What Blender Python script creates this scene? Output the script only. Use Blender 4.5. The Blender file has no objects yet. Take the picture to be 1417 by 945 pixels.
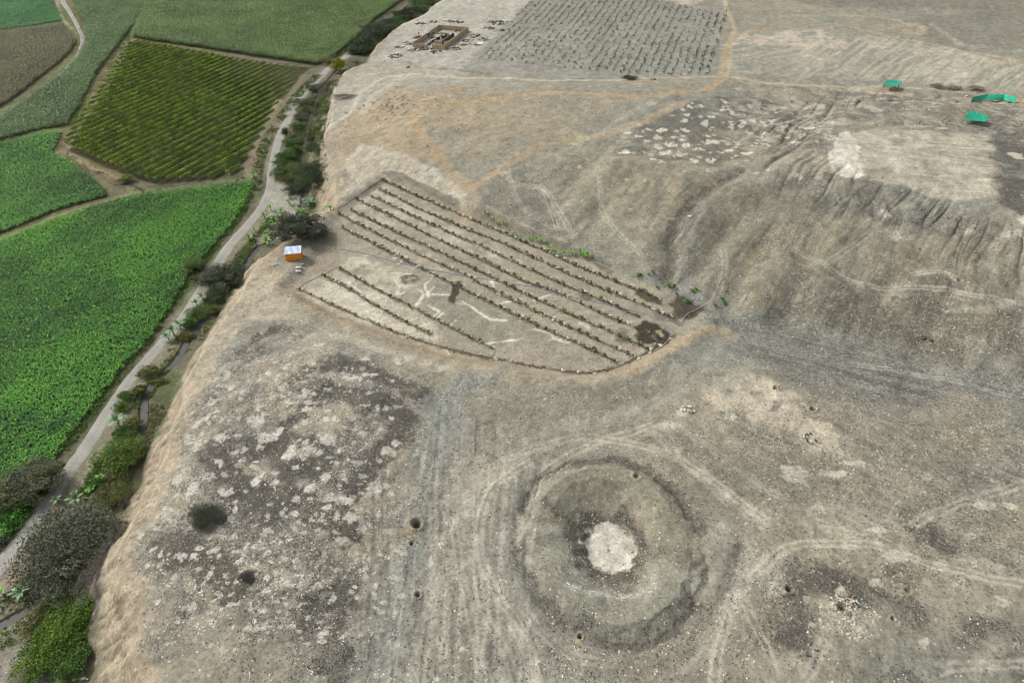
import bpy, math, random
import numpy as np
from mathutils import Vector, Matrix

# ------------------------------------------------------------------ camera, world, sun, exposure
FPX = 940.0; CW, CH = 1417.0, 945.0; PITCH = math.radians(41); CAMH = 115.0
sc = bpy.context.scene
cam = bpy.data.objects.new('camera', bpy.data.cameras.new('camera'))
sc.collection.objects.link(cam); sc.camera = cam
cam.location = (0, 0, CAMH); cam.rotation_euler = (math.radians(90) - PITCH, 0, 0)
cam.data.sensor_width = 36; cam.data.lens = FPX / CW * 36
cam.data.clip_start = 1; cam.data.clip_end = 20000

SUN_EL, SUN_AZ = math.radians(43), math.radians(-62)      # sun from the upper left, thin cloud
w = bpy.data.worlds.new('World'); sc.world = w; w.use_nodes = True
nt = w.node_tree; nt.nodes.clear()
sky = nt.nodes.new('ShaderNodeTexSky'); sky.sky_type = 'NISHITA'; sky.sun_disc = False
sky.sun_elevation = SUN_EL; sky.sun_rotation = SUN_AZ; sky.air_density = 1.0; sky.dust_density = 4.0; sky.ozone_density = 1.0
hs = nt.nodes.new('ShaderNodeHueSaturation'); hs.inputs['Saturation'].default_value = 0.3
bg = nt.nodes.new('ShaderNodeBackground'); bg.inputs['Strength'].default_value = 0.115
wo = nt.nodes.new('ShaderNodeOutputWorld')
nt.links.new(sky.outputs[0], hs.inputs['Color']); nt.links.new(hs.outputs[0], bg.inputs['Color']); nt.links.new(bg.outputs[0], wo.inputs['Surface'])
sl = bpy.data.lights.new('sun', 'SUN'); sl.energy = 1.5; sl.angle = math.radians(11); sl.color = (1, .955, .89)
so = bpy.data.objects.new('sun', sl); sc.collection.objects.link(so)
d = Vector((math.sin(SUN_AZ) * math.cos(SUN_EL), math.cos(SUN_AZ) * math.cos(SUN_EL), math.sin(SUN_EL)))
so.rotation_euler = d.to_track_quat('Z', 'Y').to_euler(); so.location = (0, 0, 200)
sc.cycles.pixel_filter_type = 'BLACKMAN_HARRIS'; sc.cycles.filter_width = 1.0     # crisp lens
vs = sc.view_settings
vs.view_transform = 'Standard'; vs.look = 'None'; vs.exposure = 0.58; vs.gamma = 1; vs.use_curve_mapping = False

# ------------------------------------------------------------------ helpers
rng = np.random.default_rng(7); random.seed(7)

def lin(c):
    c = np.asarray(c, float) / 255.0
    return np.where(c <= .04045, c / 12.92, ((c + .055) / 1.055) ** 2.4)

def _hash(ix, iy, s):
    h = (ix.astype(np.int64) * 374761393 + iy.astype(np.int64) * 668265263 + s * 974634777) & 0xffffffff
    h = ((h ^ (h >> 13)) * 1274126177) & 0xffffffff
    return ((h ^ (h >> 16)) & 0xffffff) / float(0xffffff)

def vnoise(x, y, s=0):
    x0 = np.floor(x); y0 = np.floor(y); fx = x - x0; fy = y - y0
    fx = fx * fx * (3 - 2 * fx); fy = fy * fy * (3 - 2 * fy)
    a = _hash(x0, y0, s); b = _hash(x0 + 1, y0, s); c = _hash(x0, y0 + 1, s); e = _hash(x0 + 1, y0 + 1, s)
    return (a * (1 - fx) + b * fx) * (1 - fy) + (c * (1 - fx) + e * fx) * fy

def fbm(x, y, scale, octv=4, s=0, gain=.5):
    """0..1 noise, features of about `scale` metres."""
    t = 0; a = 1; n = 0; x = x / scale; y = y / scale
    for i in range(octv):
        t = t + a * vnoise(x, y, s + i * 17); n += a; a *= gain
        x, y = x * 1.6 + y * 1.2 + 3.1, y * 1.6 - x * 1.2 + 7.7
    return t / n

def fbm1(x, y, scale, octv=4, s=0, gain=.5):       # stretched to use the whole of -1..1
    return np.clip((fbm(x, y, scale, octv, s, gain) - .5) * 3.4, -1, 1)

def sst(a, b, v):
    t = np.clip((v - a) / (b - a), 0, 1); return t * t * (3 - 2 * t)

def smooth(pts, n=6):
    p = np.asarray(pts, float)
    if len(p) < 3: return p
    q = np.vstack([2 * p[0] - p[1], p, 2 * p[-1] - p[-2]]); out = []
    for i in range(1, len(q) - 2):
        for t in np.linspace(0, 1, n, endpoint=False):
            out.append(.5 * ((2 * q[i]) + (-q[i-1] + q[i+1]) * t + (2*q[i-1] - 5*q[i] + 4*q[i+1] - q[i+2]) * t*t + (-q[i-1] + 3*q[i] - 3*q[i+1] + q[i+2]) * t**3))
    out.append(q[-2]); return np.array(out)

def seg_dist(x, y, P, closed=False):
    P = np.asarray(P); Q = np.vstack([P, P[:1]]) if closed else P
    b = np.full(x.shape, 1e12)
    for a, c in zip(Q[:-1, :2], Q[1:, :2]):
        v = c - a; L = v @ v
        if L < 1e-9: continue
        t = np.clip(((x - a[0]) * v[0] + (y - a[1]) * v[1]) / L, 0, 1)
        b = np.minimum(b, (x - a[0] - t * v[0]) ** 2 + (y - a[1] - t * v[1]) ** 2)
    return np.sqrt(b)

def inside(x, y, P):
    P = np.asarray(P); r = np.zeros(x.shape, bool); n = len(P)
    for i in range(n):
        x0, y0 = P[i][:2]; x1, y1 = P[(i + 1) % n][:2]
        if y0 == y1: continue
        c = ((y0 > y) != (y1 > y)) & (x < (x1 - x0) * (y - y0) / (y1 - y0) + x0)
        r ^= c
    return r

def sdf(x, y, P):                                   # > 0 inside
    dd = seg_dist(x, y, P, True); return np.where(inside(x, y, P), dd, -dd)

cT, sT = math.cos(PITCH), math.sin(PITCH)
def rays(p):
    p = np.atleast_2d(np.asarray(p, float))
    u = (p[:, 0] - CW / 2) / FPX; v = -(p[:, 1] - CH / 2) / FPX
    return np.stack([u, cT + sT * v, -sT + cT * v], 1)
def onz(p, z):
    r = rays(p); t = (CAMH - z) / -r[:, 2]; return r[:, :2] * t[:, None]
def P0(p): return onz(p, 0.0)

def vdrop(y): return 10 - 5 * sst(200, 380, y)       # how far the valley lies below the plateau
def GV(p):
    xy = onz(p, -10.0)
    for _ in range(6): xy = onz(p, -vdrop(xy[:, 1]))
    return xy

# ------------------------------------------------------------------ terrain shape
EDGE = [(232,1010),(208,945),(180,908),(193,858),(175,815),(160,770),(172,750),(200,708),(220,662),(233,637),(240,612),(250,580),(262,545),(275,510),(290,480),(310,445),(335,410),(350,375),(368,350),(392,333),(418,318),(430,295),(462,290),(466,270),(462,240),(452,215),(446,195),(457,172),(461,140),(466,110),(480,97),(514,82),(524,60),(559,32),(587,20),(612,0),(650,-22)]
edge_w = P0(EDGE)
VALLEY = np.vstack([[[edge_w[0][0] - 5, -400]], edge_w, [[edge_w[-1][0] + 900, 4500]], [[-6000, 4500]], [[-6000, -400]]])
BASIN = P0([(529,246),(468,288),(440,345),(398,396),(450,425),(520,455),(600,483),(700,503),(800,520),(860,510),(935,470),(978,425),(960,412),(900,392),(830,360),(720,325),(650,292)])
MIDHILL = P0([(520,140),(700,130),(990,125),(1040,190),(1010,245),(940,290),(880,265),(800,285),(720,262),(660,225),(560,200)])
PYR = P0([(1130,235),(1200,262),(1290,290),(1370,320),(1500,360),(1700,330),(1700,190),(1400,170),(1200,165),(1130,200)])
PYR2 = P0([(1030,225),(1120,215),(1180,290),(1330,345),(1500,400),(1500,430),(1330,395),(1150,345),(1060,300)])
FMOUND = P0([(300,500),(380,470),(520,500),(585,550),(555,650),(500,750),(480,860),(490,1000),(235,1000),(215,860),(200,770),(240,680),(262,600)])
WASH = P0([(985,425),(1040,445),(1120,465),(1200,490),(1300,512),(1417,535),(1600,570)])
GULLY = [(smooth(P0([(1022,250),(985,268),(960,286),(936,308),(926,335),(929,362),(922,388)])), 1.7, 3.0),
 (smooth(P0([(1105,262),(1040,300),(985,345),(950,390)])), 1.4, 3.5), (smooth(P0([(1075,330),(1040,365),(1010,415)])), 1.5, 3.5),
 (smooth(P0([(1120,350),(1095,385),(1085,430)])), 1.6, 4), (smooth(P0([(1200,340),(1170,362),(1150,385)])), 1.2, 4),
 (smooth(P0([(1350,350),(1335,385),(1325,400)])), 1.2, 4), (smooth(P0([(960,300),(935,335)])), 1.0, 2),
 (smooth(P0([(1110,395),(1095,420),(1080,440)])), 1.0, 3), (smooth(P0([(920,262),(912,290),(905,310)])), .7, 2.5),
 (smooth(P0([(840,225),(800,255),(770,290)])), .8, 4), (smooth(P0([(870,250),(840,290),(815,320)])), .8, 4),
 (smooth(P0([(1225,400),(1215,440),(1190,470)])), 1.2, 5), (smooth(P0([(1300,410),(1285,450),(1270,490)])), 1.2, 5),
 (smooth(P0([(500,940),(560,1000)])), .5, 3), (smooth(P0([(345,945),(300,900),(250,878)])), .5, 2)]
CR = P0([(843,742)])[0]
LOBE = P0([(965,742),(985,733),(1018,752),(1010,790),(990,832),(965,838),(955,800)])
KNOLL = P0([(693,690)])[0]
PITS = [(577,727,1.3,1.6),(570,753,.6,.8),(578,823,.7,.9),(1091,817,.9,1.4),(1166,843,1.3,1.3),(1176,852,.8,1.0),(803,878,.6,1.2),(880,664,.9,1.0),(1235,856,.5,.8),
 (1363,147,1.6,1.6),(1370,149,1.2,1.2),(1396,153,1.7,1.5),(1404,158,1.4,1.3),(1407,165,1.2,.8),(575,240,.5,.5),(624,238,.0,.1),(647,128,.0,.1),(622,120,1.2,1.0),(655,134,.9,.7),
 (1213,270,.7,.7),(1163,397,.6,.8),(1290,470,.8,.9),(1073,537,.7,.8),(1125,566,.9,1.0),(845,749,.3,.5),(1257,816,.8,.5),(500,578,.5,.7),(1325,393,1.0,.9),(1271,352,.8,.7),(1105,408,.7,.5)]
pit_w = [(P0([(a, b)])[0], r * .62, dp * .8) for a, b, r, dp in PITS if r > 0]

rs = np.random.default_rng(3)
blob = []
while len(blob) < 210:
    a_, b_ = rs.uniform(860, 1150), rs.uniform(150, 238)
    if b_ > 225 and a_ > 1040: continue
    if b_ < 190 - (a_ - 860) * .45: continue
    k_ = rs.uniform(.2, 1) ** 1.8; blob.append((a_, b_, 5.0 * k_ + 1.3, 2.1 * k_ + .7))
BLOBW = [(*P0([(q[0] + 2, q[1] - 1)])[0], .5 + .10 * q[2]) for q in blob]
_p = P0([(1060,420),(1120,330)]); HANG = math.atan2(*(_p[1] - _p[0])[::-1])
def crr(dx, dy):                                      # radius in the slightly egg-shaped court
    t = np.arctan2(dy, dx); ex = np.where(dy < 0, dy * .86, dy * 1.0)
    return np.hypot(dx, ex) * (1 + .035 * np.sin(2 * t + 1.2) + .02 * np.sin(3 * t + .6)) - .55 * fbm1(dx, dy, 6, 3, 661) - .3 * fbm1(dx, dy, 1.6, 3, 662), t
def hplat(x, y):
    z = (fbm(x, y, 45, 3, 5) - .5) * 2.0 + (fbm(x, y, 9, 3, 11) - .5) * .7
    z = z + (fbm(x, y, 2.2, 3, 21) - .5) * .30
    far = sst(430, 900, y); z = z + far * (fbm(x, y, 260, 3, 90)) * 26
    dB = sdf(x, y, BASIN); b = sst(-2.6, 1.4, dB); z = z * (1 - b * .85) - 1.3 * b
    z = z + .35 * np.exp(-((dB + 3.6) / 1.8) ** 2)
    z = z + 3.6 * sst(-30, 16, sdf(x, y, MIDHILL))
    s1 = sst(-34, 6, sdf(x, y, PYR)); z = z + 7.5 * s1 + 2.0 * sst(-16, 6, sdf(x, y, PYR2))
    z = z + 2.6 * sst(-18, 14, sdf(x, y, FMOUND)) * (1 + .25 * fbm1(x, y, 14, 3, 33))
    dW = seg_dist(x, y, WASH); z = z - 2.2 * np.exp(-(dW / 9) ** 2)
    for P, dp, wd in GULLY:
        lo = P.min(0) - 12; hi = P.max(0) + 12
        m = (x > lo[0]) & (x < hi[0]) & (y > lo[1]) & (y < hi[1])
        if m.any():
            dg = seg_dist(x[m], y[m], P); dp = dp * .62; z[m] -= dp * np.exp(-(dg / wd) ** 2) - .25 * dp * np.exp(-((dg - 2.2 * wd) / wd) ** 2)
    hm = sst(-40, -8, sdf(x, y, PYR)) * sst(1, -9, sdf(x, y, PYR)) 
    ca_, sa_ = math.cos(HANG), math.sin(HANG); al = x * ca_ + y * sa_; ac = -x * sa_ + y * ca_ + fbm1(x, y, 30, 2, 411) * 3
    rd = 1 - abs(2 * vnoise(ac / 11, al / 60, 412) - 1); rd2 = 1 - abs(2 * vnoise(ac / 4.2, al / 34, 413) - 1)
    rd3 = 1 - abs(2 * vnoise(ac / 2.1, al / 20, 418) - 1)
    z = z - hm * (1.5 * rd ** 5 + .9 * rd2 ** 5 + .4 * rd3 ** 5) + .5 * hm * fbm1(x, y, 5, 4, 414)
    z = z + .22 * fbm1(x, y, 4.5, 4, 415, .6) * (1 - b)
    for bx, by, br in BLOBW:
        m = (abs(x - bx) < 4 * br) & (abs(y - by) < 4 * br)
        if m.any(): dd = np.hypot(x[m] - bx, y[m] - by) / br; z[m] += -.14 * np.exp(-dd ** 4) + .10 * np.exp(-((dd - 1.4) / .4) ** 2)
    # sunken circular court
    dx = x - CR[0]; dy = y - CR[1]; r = np.hypot(dx, dy); a = np.arctan2(dy, dx)
    m = r < 32
    if m.any():
        rr, am = crr(dx[m], dy[m])
        cut = np.exp(-((am - 0.05) / .17) ** 2) + np.exp(-((np.abs(am) - 2.90) / .20) ** 2)
        crest = 1.9 * (1 - .75 * np.clip(cut, 0, 1))
        prof = np.interp(rr, [0, 3.6, 5, 7.5, 10, 12.5, 15, 17.3, 18.4, 20, 25], [-3.2, -3.1, -2.6, -1.4, -.05, .62, .72, .15, -.45, -.1, 0])
        zz = np.where(prof > 0, prof * crest, prof * (1 - .30 * np.clip(cut, 0, 1) * (rr > 5)))
        z[m] = z[m] * np.clip((r[m] - 14) / 14, .25, 1) + zz
    z = z + .75 * sst(-1.2, 1.8, sdf(x, y, LOBE))
    dk = np.hypot(x - KNOLL[0], y - KNOLL[1]); z = z + .8 * sst(6, 2.5, dk)
    for c, rad, dp in pit_w:
        dd = np.hypot(x - c[0], y - c[1]); m = dd < rad * 4
        if m.any(): z[m] += -dp * np.exp(-(dd[m] / rad) ** 4) + .28 * dp * np.exp(-((dd[m] - 1.7 * rad) / (.6 * rad)) ** 2)
    return z

def h(x, y):
    x = np.asarray(x, float); y = np.asarray(y, float)
    zp = hplat(x, y)
    dv = sdf(x, y, VALLEY) + fbm1(x, y, 5, 3, 44) * .9
    V = vdrop(y); wd = 10.3 * V / 10
    t = np.clip(dv / wd, 0, 1); t = t ** 1.15
    zv = -V + (fbm(x, y, 12, 2, 51) - .5) * .2
    ero = fbm1(x, y, 1.6, 3, 61) * .35 * np.sin(np.pi * t) - (1.3 * (1 - abs(2 * vnoise(y / 4.5 + x * .05, x / 14, 62) - 1)) ** 3 + .6 * (1 - abs(2 * vnoise(y / 1.9, x / 8, 63) - 1)) ** 3) * np.sin(np.pi * np.clip(t * 1.1, 0, 1)) * (t > 0)
    z = zp * (1 - t) + zv * t + ero
    dc = seg_dist(x, y, CANAL)
    return z - .9 * sst(1.25, .8, dc)

CANAL = np.array([[-1e6, 0], [-1e6, 1.0]])
CANAL = smooth(GV([(-60,905),(0,866),(22,853),(40,843),(52,831),(62,818),(95,770),(125,708),(139,690),(172,650),(190,609),(198,585),(200,552),(210,532),(225,517),(240,503),(253,484),(263,464),(276,449),(290,429),(325,388),(354,346),(369,339),(398,318),(418,288),(424,255),(419,228),(421,205),(426,175),(434,150),(444,128),(462,104),(478,88)]), 5)

def GP(p):
    xy = P0(p)
    for _ in range(7): xy = onz_each(p, h(xy[:, 0], xy[:, 1]))
    return np.column_stack([xy, h(xy[:, 0], xy[:, 1])])
def onz_each(p, z):
    r = rays(p); t = (CAMH - z) / -r[:, 2]; return r[:, :2] * t[:, None]
def GV3(p):
    xy = GV(p); return np.column_stack([xy, h(xy[:, 0], xy[:, 1])])

# ------------------------------------------------------------------ object helpers
col = sc.collection
def tag(o, label=None, cat=None, group=None, kind=None):
    if label: o['label'] = label
    if cat: o['category'] = cat
    if group: o['group'] = group
    if kind: o['kind'] = kind
    return o
def empty(name, loc, rz=0):
    o = bpy.data.objects.new(name, None); o.location = loc; o.rotation_euler = (0, 0, rz); o.empty_display_size = .3
    col.objects.link(o); return o
def mesh_of(name, V, F, mats, C=None, aux=None, smooth_=False):
    """V (n,3); F (m,k) array of equal-sided faces or list of lists"""
    me = bpy.data.meshes.new(name); V = np.asarray(V, np.float32)
    if isinstance(F, np.ndarray):
        k = F.shape[1]; me.vertices.add(len(V)); me.vertices.foreach_set('co', V.ravel())
        me.loops.add(F.size); me.loops.foreach_set('vertex_index', F.astype(np.int32).ravel())
        me.polygons.add(len(F)); me.polygons.foreach_set('loop_start', np.arange(0, F.size, k, dtype=np.int32))
        me.update(calc_edges=True)
    else:
        me.from_pydata([tuple(v) for v in V.tolist()], [], F); me.update()
    for nm, A in (('Col', C), ('Aux', aux)):
        if A is not None:
            at = me.color_attributes.new(nm, 'FLOAT_COLOR', 'POINT'); A = np.asarray(A, np.float32)
            if A.shape[1] == 3: A = np.column_stack([A, np.ones(len(A), np.float32)])
            at.data.foreach_set('color', A.ravel())
    for m in (mats if isinstance(mats, (list, tuple)) else [mats]): me.materials.append(m)
    if smooth_: me.polygons.foreach_set('use_smooth', np.ones(len(me.polygons), bool))
    return me
def link(name, me, parent=None, loc=None, rz=0):
    o = bpy.data.objects.new(name, me); col.objects.link(o)
    if parent is not None: o.parent = parent
    if loc is not None: o.location = loc
    if rz: o.rotation_euler = (0, 0, rz)
    return o

class MB:                                            # small mesh builder for man-made things
    def __init__(s): s.v = []; s.f = []
    def add(s, v, f):
        o = len(s.v); s.v += [tuple(map(float, q)) for q in v]; s.f += [[i + o for i in q] for q in f]; return s
    def box(s, c, size, rz=0, bev=0.0):
        a, b, e = size[0] / 2, size[1] / 2, size[2] / 2; cs, sn = math.cos(rz), math.sin(rz)
        r = [(-a, -b), (a, -b), (a, b), (-a, b)]
        rings = [(-e, 0), (e - bev, 0), (e, bev)] if bev else [(-e, 0), (e, 0)]
        v = []
        for z, q in rings:
            for px, py in r:
                px -= math.copysign(q, px); py -= math.copysign(q, py)
                v.append((c[0] + px * cs - py * sn, c[1] + px * sn + py * cs, c[2] + z))
        f = [[3, 2, 1, 0]]
        for k in range(len(rings) - 1):
            for i in range(4): j = (i + 1) % 4; f.append([k*4+i, k*4+j, k*4+4+j, k*4+4+i])
        n = (len(rings) - 1) * 4; f.append([n, n+1, n+2, n+3]); return s.add(v, f)
    def tube(s, pts, r, n=6):
        pts = [Vector(p) for p in pts]; rs = r if isinstance(r, (list, tuple)) else [r] * len(pts); v = []
        for i, p in enumerate(pts):
            t = (pts[min(i+1, len(pts)-1)] - pts[max(i-1, 0)]).normalized()
            up = Vector((0, 0, 1)) if abs(t.z) < .9 else Vector((1, 0, 0)); a = t.cross(up).normalized(); b = a.cross(t)
            for k in range(n):
                q = 2 * math.pi * k / n; v.append(p + (a * math.cos(q) + b * math.sin(q)) * rs[i])
        f = [[i*n+k, i*n+(k+1) % n, (i+1)*n+(k+1) % n, (i+1)*n+k] for i in range(len(pts)-1) for k in range(n)]
        f += [list(range(n))[::-1], [(len(pts)-1)*n + k for k in range(n)]]; return s.add(v, f)
    def build(s, name, mat, parent=None, loc=None, rz=0, sm=False):
        return link(name, mesh_of(name, s.v, s.f, mat, smooth_=sm), parent, loc, rz)

# ------------------------------------------------------------------ materials
def newmat(name):
    m = bpy.data.materials.new(name); m.use_nodes = True; n = m.node_tree
    return m, n, n.nodes['Principled BSDF']
def vcol_mat(name, rough=.75, spec=.15, noise=.25, scale=3.0, trans=0.0):
    m, n, b = newmat(name); N = n.nodes; L = n.links
    a = N.new('ShaderNodeAttribute'); a.attribute_name = 'Col'
    tc = N.new('ShaderNodeTexCoord'); no = N.new('ShaderNodeTexNoise'); no.inputs['Scale'].default_value = scale; no.inputs['Detail'].default_value = 3
    mr = N.new('ShaderNodeMapRange'); mr.inputs[1].default_value = .3; mr.inputs[2].default_value = .7; mr.inputs[3].default_value = 1 - noise; mr.inputs[4].default_value = 1 + noise
    mx = N.new('ShaderNodeVectorMath'); mx.operation = 'SCALE'
    L.new(tc.outputs['Object'], no.inputs['Vector']); L.new(no.outputs[0], mr.inputs[0]); L.new(a.outputs['Color'], mx.inputs[0]); L.new(mr.outputs[0], mx.inputs['Scale'])
    L.new(mx.outputs[0], b.inputs['Base Color']); b.inputs['Roughness'].default_value = rough; b.inputs['Specular IOR Level'].default_value = spec
    return m
def flat_mat(name, c, c2=None, rough=.8, scale=2.0, spec=.2, bump=0.0, metal=0.0):
    m, n, b = newmat(name); N = n.nodes; L = n.links
    c = lin(c); c2 = lin(c2) if c2 is not None else c * .75
    tc = N.new('ShaderNodeTexCoord'); no = N.new('ShaderNodeTexNoise'); no.inputs['Scale'].default_value = scale; no.inputs['Detail'].default_value = 5; no.inputs['Roughness'].default_value = .65
    cr = N.new('ShaderNodeValToRGB'); cr.color_ramp.elements[0].position = .35; cr.color_ramp.elements[1].position = .65
    cr.color_ramp.elements[0].color = (*c2, 1); cr.color_ramp.elements[1].color = (*c, 1)
    L.new(tc.outputs['Object'], no.inputs['Vector']); L.new(no.outputs[0], cr.inputs[0]); L.new(cr.outputs[0], b.inputs['Base Color'])
    b.inputs['Roughness'].default_value = rough; b.inputs['Specular IOR Level'].default_value = spec; b.inputs['Metallic'].default_value = metal
    if bump:
        bp = N.new('ShaderNodeBump'); bp.inputs['Strength'].default_value = bump; bp.inputs['Distance'].default_value = .05
        L.new(no.outputs[0], bp.inputs['Height']); L.new(bp.outputs[0], b.inputs['Normal'])
    return m

def ground_mat():
    m, n, b = newmat('ground'); N = n.nodes; L = n.links
    a = N.new('ShaderNodeAttribute'); a.attribute_name = 'Col'
    x = N.new('ShaderNodeAttribute'); x.attribute_name = 'Aux'; sp = N.new('ShaderNodeSeparateColor'); L.new(x.outputs['Color'], sp.inputs[0])
    g = N.new('ShaderNodeNewGeometry')
    def mth(op, p, q=None, cl=False):
        k = N.new('ShaderNodeMath'); k.operation = op; k.use_clamp = cl
        for i, v in enumerate((p, q)):
            if v is None: continue
            if hasattr(v, 'type'): L.new(v, k.inputs[i])
            else: k.inputs[i].default_value = v
        return k.outputs[0]
    def nz(scale, det, rough=.6):
        k = N.new('ShaderNodeTexNoise'); k.inputs['Scale'].default_value = scale; k.inputs['Detail'].default_value = det; k.inputs['Roughness'].default_value = rough
        L.new(g.outputs['Position'], k.inputs['Vector']); return k.outputs[0]
    cur = a.outputs['Color']
    fine = nz(1.6, 7, .8); mid = nz(.33, 5, .62)
    k = mth('ADD', mth('MULTIPLY', mth('SUBTRACT', fine, .5), 2.2), mth('MULTIPLY', mth('SUBTRACT', mid, .5), .8))
    k = mth('ADD', k, 1.0)
    vm = N.new('ShaderNodeVectorMath'); vm.operation = 'SCALE'; L.new(cur, vm.inputs[0]); L.new(k, vm.inputs['Scale']); cur = vm.outputs[0]
    clus = nz(.55, 4, .7)                            # stones lie in clusters
    def speck(cur, size, amount, colr, ch, strength):
        v = N.new('ShaderNodeTexVoronoi'); v.inputs['Scale'].default_value = 1 / size; v.inputs['Randomness'].default_value = 1
        L.new(g.outputs['Position'], v.inputs['Vector'])
        s = N.new('ShaderNodeSeparateColor'); L.new(v.outputs['Color'], s.inputs[0])
        am = mth('MULTIPLY', amount, mth('MULTIPLY', mth('SUBTRACT', clus, .22), 2.0, True))
        on = mth('LESS_THAN', s.outputs[ch], am)
        core = mth('LESS_THAN', v.outputs['Distance'], mth('MULTIPLY', mth('ADD', s.outputs[(ch + 1) % 3], .5), .42))
        f = mth('MULTIPLY', mth('MULTIPLY', on, core), strength)
        mx = N.new('ShaderNodeMix'); mx.data_type = 'RGBA'; L.new(f, mx.inputs['Factor']); L.new(cur, mx.inputs['A']); mx.inputs['B'].default_value = (*lin(colr), 1)
        return mx.outputs['Result']
    R, W, D = sp.outputs[0], sp.outputs[1], sp.outputs[2]
    def mottle(cur, noise, amt, lo, hi, colr, strength, soft=.05):
        thr = mth('SUBTRACT', lo, mth('MULTIPLY', amt, lo - hi))
        mr = N.new('ShaderNodeMapRange'); mr.interpolation_type = 'SMOOTHSTEP'; L.new(noise, mr.inputs[0]); L.new(mth('SUBTRACT', thr, soft), mr.inputs[1]); L.new(mth('ADD', thr, soft), mr.inputs[2])
        mx = N.new('ShaderNodeMix'); mx.data_type = 'RGBA'; L.new(mth('MULTIPLY', mr.outputs[0], strength), mx.inputs['Factor']); L.new(cur, mx.inputs['A']); mx.inputs['B'].default_value = (*lin(colr), 1)
        return mx.outputs['Result']
    nA = nz(1.5, 7, .82); nB = nz(3.6, 4, .75)
    def off(v):                                        # the same noise elsewhere
        k = N.new('ShaderNodeVectorMath'); k.operation = 'ADD'; L.new(g.outputs['Position'], k.inputs[0]); k.inputs[1].default_value = v; t = N.new('ShaderNodeTexNoise'); t.inputs['Scale'].default_value = 2.1; t.inputs['Detail'].default_value = 5; t.inputs['Roughness'].default_value = .75; L.new(k.outputs[0], t.inputs['Vector']); return t.outputs[0]
    nC = off((91, 37, 5))
    cur = mottle(cur, nA, R, .66, .495, (90, 87, 80), .85, .025)
    cur = mottle(cur, nB, R, .66, .50, (70, 69, 63), .8, .03)
    cur = mottle(cur, nC, W, .68, .49, (208, 200, 184), .85, .025)
    cur = speck(cur, .33, mth('ADD', mth('MULTIPLY', R, .35), .03), (70, 67, 63), 1, .8)
    cur = speck(cur, .30, mth('ADD', mth('MULTIPLY', W, .5), .008), (218, 210, 196), 2, .85)
    L.new(cur, b.inputs['Base Color']); b.inputs['Roughness'].default_value = .95; b.inputs['Specular IOR Level'].default_value = .08
    bp = N.new('ShaderNodeBump'); bp.inputs['Distance'].default_value = .4
    L.new(mth('ADD', mth('MULTIPLY', R, .45), .35), bp.inputs['Strength']); L.new(fine, bp.inputs['Height']); L.new(bp.outputs[0], b.inputs['Normal'])
    return m

# ------------------------------------------------------------------ ground sheet
py = np.concatenate([np.arange(-14, 420, 1.15), np.arange(420, 975, 1.3)])[::-1]
vv = -(py - CH / 2) / FPX
yr = CAMH * (cT + sT * vv) / (sT - cT * vv)
yr = np.concatenate([np.linspace(-150, yr[0] - 2.5, 34), yr, yr[-1] * np.geomspace(1.02, 14, 70)])
u = np.linspace(-1.08, 1.08, 1080); tail = 1.08 + np.geomspace(.004, 9, 70)
u = np.concatenate([-tail[::-1], u, tail])
half = (np.maximum(yr, 42) * cT + CAMH * sT) * (CW / 2) / FPX
GX = (u[None, :] * half[:, None]).ravel(); GY = np.repeat(yr, len(u))
GZ = h(GX, GY)
N_ = len(GX)
C = np.empty((N_, 3)); AUX = np.zeros((N_, 3))

C0 = None; n30 = fbm1(GX, GY, 34, 3, 1); n8 = fbm1(GX, GY, 9, 4, 2); n2 = fbm1(GX, GY, 2.4, 4, 3, .6); n05 = fbm1(GX, GY, .8, 3, 4, .7)
olive, tan_, grey, drk, pale = lin((146,141,124)), lin((165,149,124)), lin((139,138,128)), lin((112,106,97)), lin((196,184,162))
C[:] = olive
C += (tan_ - olive) * np.clip(n30 * .9 + .15, 0, 1)[:, None] * .7
C += (grey - olive) * np.clip(-n30 * .9, 0, 1)[:, None] * .7
C *= (1 + .10 * n8 + .10 * n2 + .06 * n05)[:, None]
AUX[:, 0] = .20 + .16 * n8 + .10 * n2; AUX[:, 1] = .05 + .05 * n8 + .04 * n2

def bbox_idx(P, pad):
    lo = P.min(0)[:2] - pad; hi = P.max(0)[:2] + pad
    return np.nonzero((GX > lo[0]) & (GX < hi[0]) & (GY > lo[1]) & (GY < hi[1]))[0]
_sd = [100]
def seed(): _sd[0] += 1; return _sd[0] * 31
def put(idx, m, c, rocky=None, white=None):
    mr_ = m
    if rocky is not None and rocky > .44 and c is not None and sum(c) < 400: m = m * .42; rocky = min(1, rocky * 1.3)      # stone cover, not dark soil
    if c is not None: C[idx] += (lin(c) * (1 + .09 * n2[idx] + .07 * n05[idx] + .06 * n8[idx])[:, None] - C[idx]) * m[:, None]
    if rocky is not None: AUX[idx, 0] += (rocky - AUX[idx, 0]) * mr_
    if white is not None: AUX[idx, 1] += (white - AUX[idx, 1]) * mr_
def area(P, c, a=1., soft=1.5, amp=2.5, sc_=6., rocky=None, white=None, patchy=0., psc=5., world=False):
    P = P if world else P0(P); idx = bbox_idx(P, soft + amp + 1)
    if not len(idx): return
    x, y = GX[idx], GY[idx]; s = seed()
    dd = sdf(x, y, P) + fbm1(x, y, sc_, 4, s, .6) * amp
    m = sst(-soft, soft, dd) * a
    if patchy: m = m * sst(patchy - .22, patchy + .22, fbm1(x, y, psc, 5, s + 3, .62) * .5 + .5)
    put(idx, m, c, rocky, white)
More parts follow.
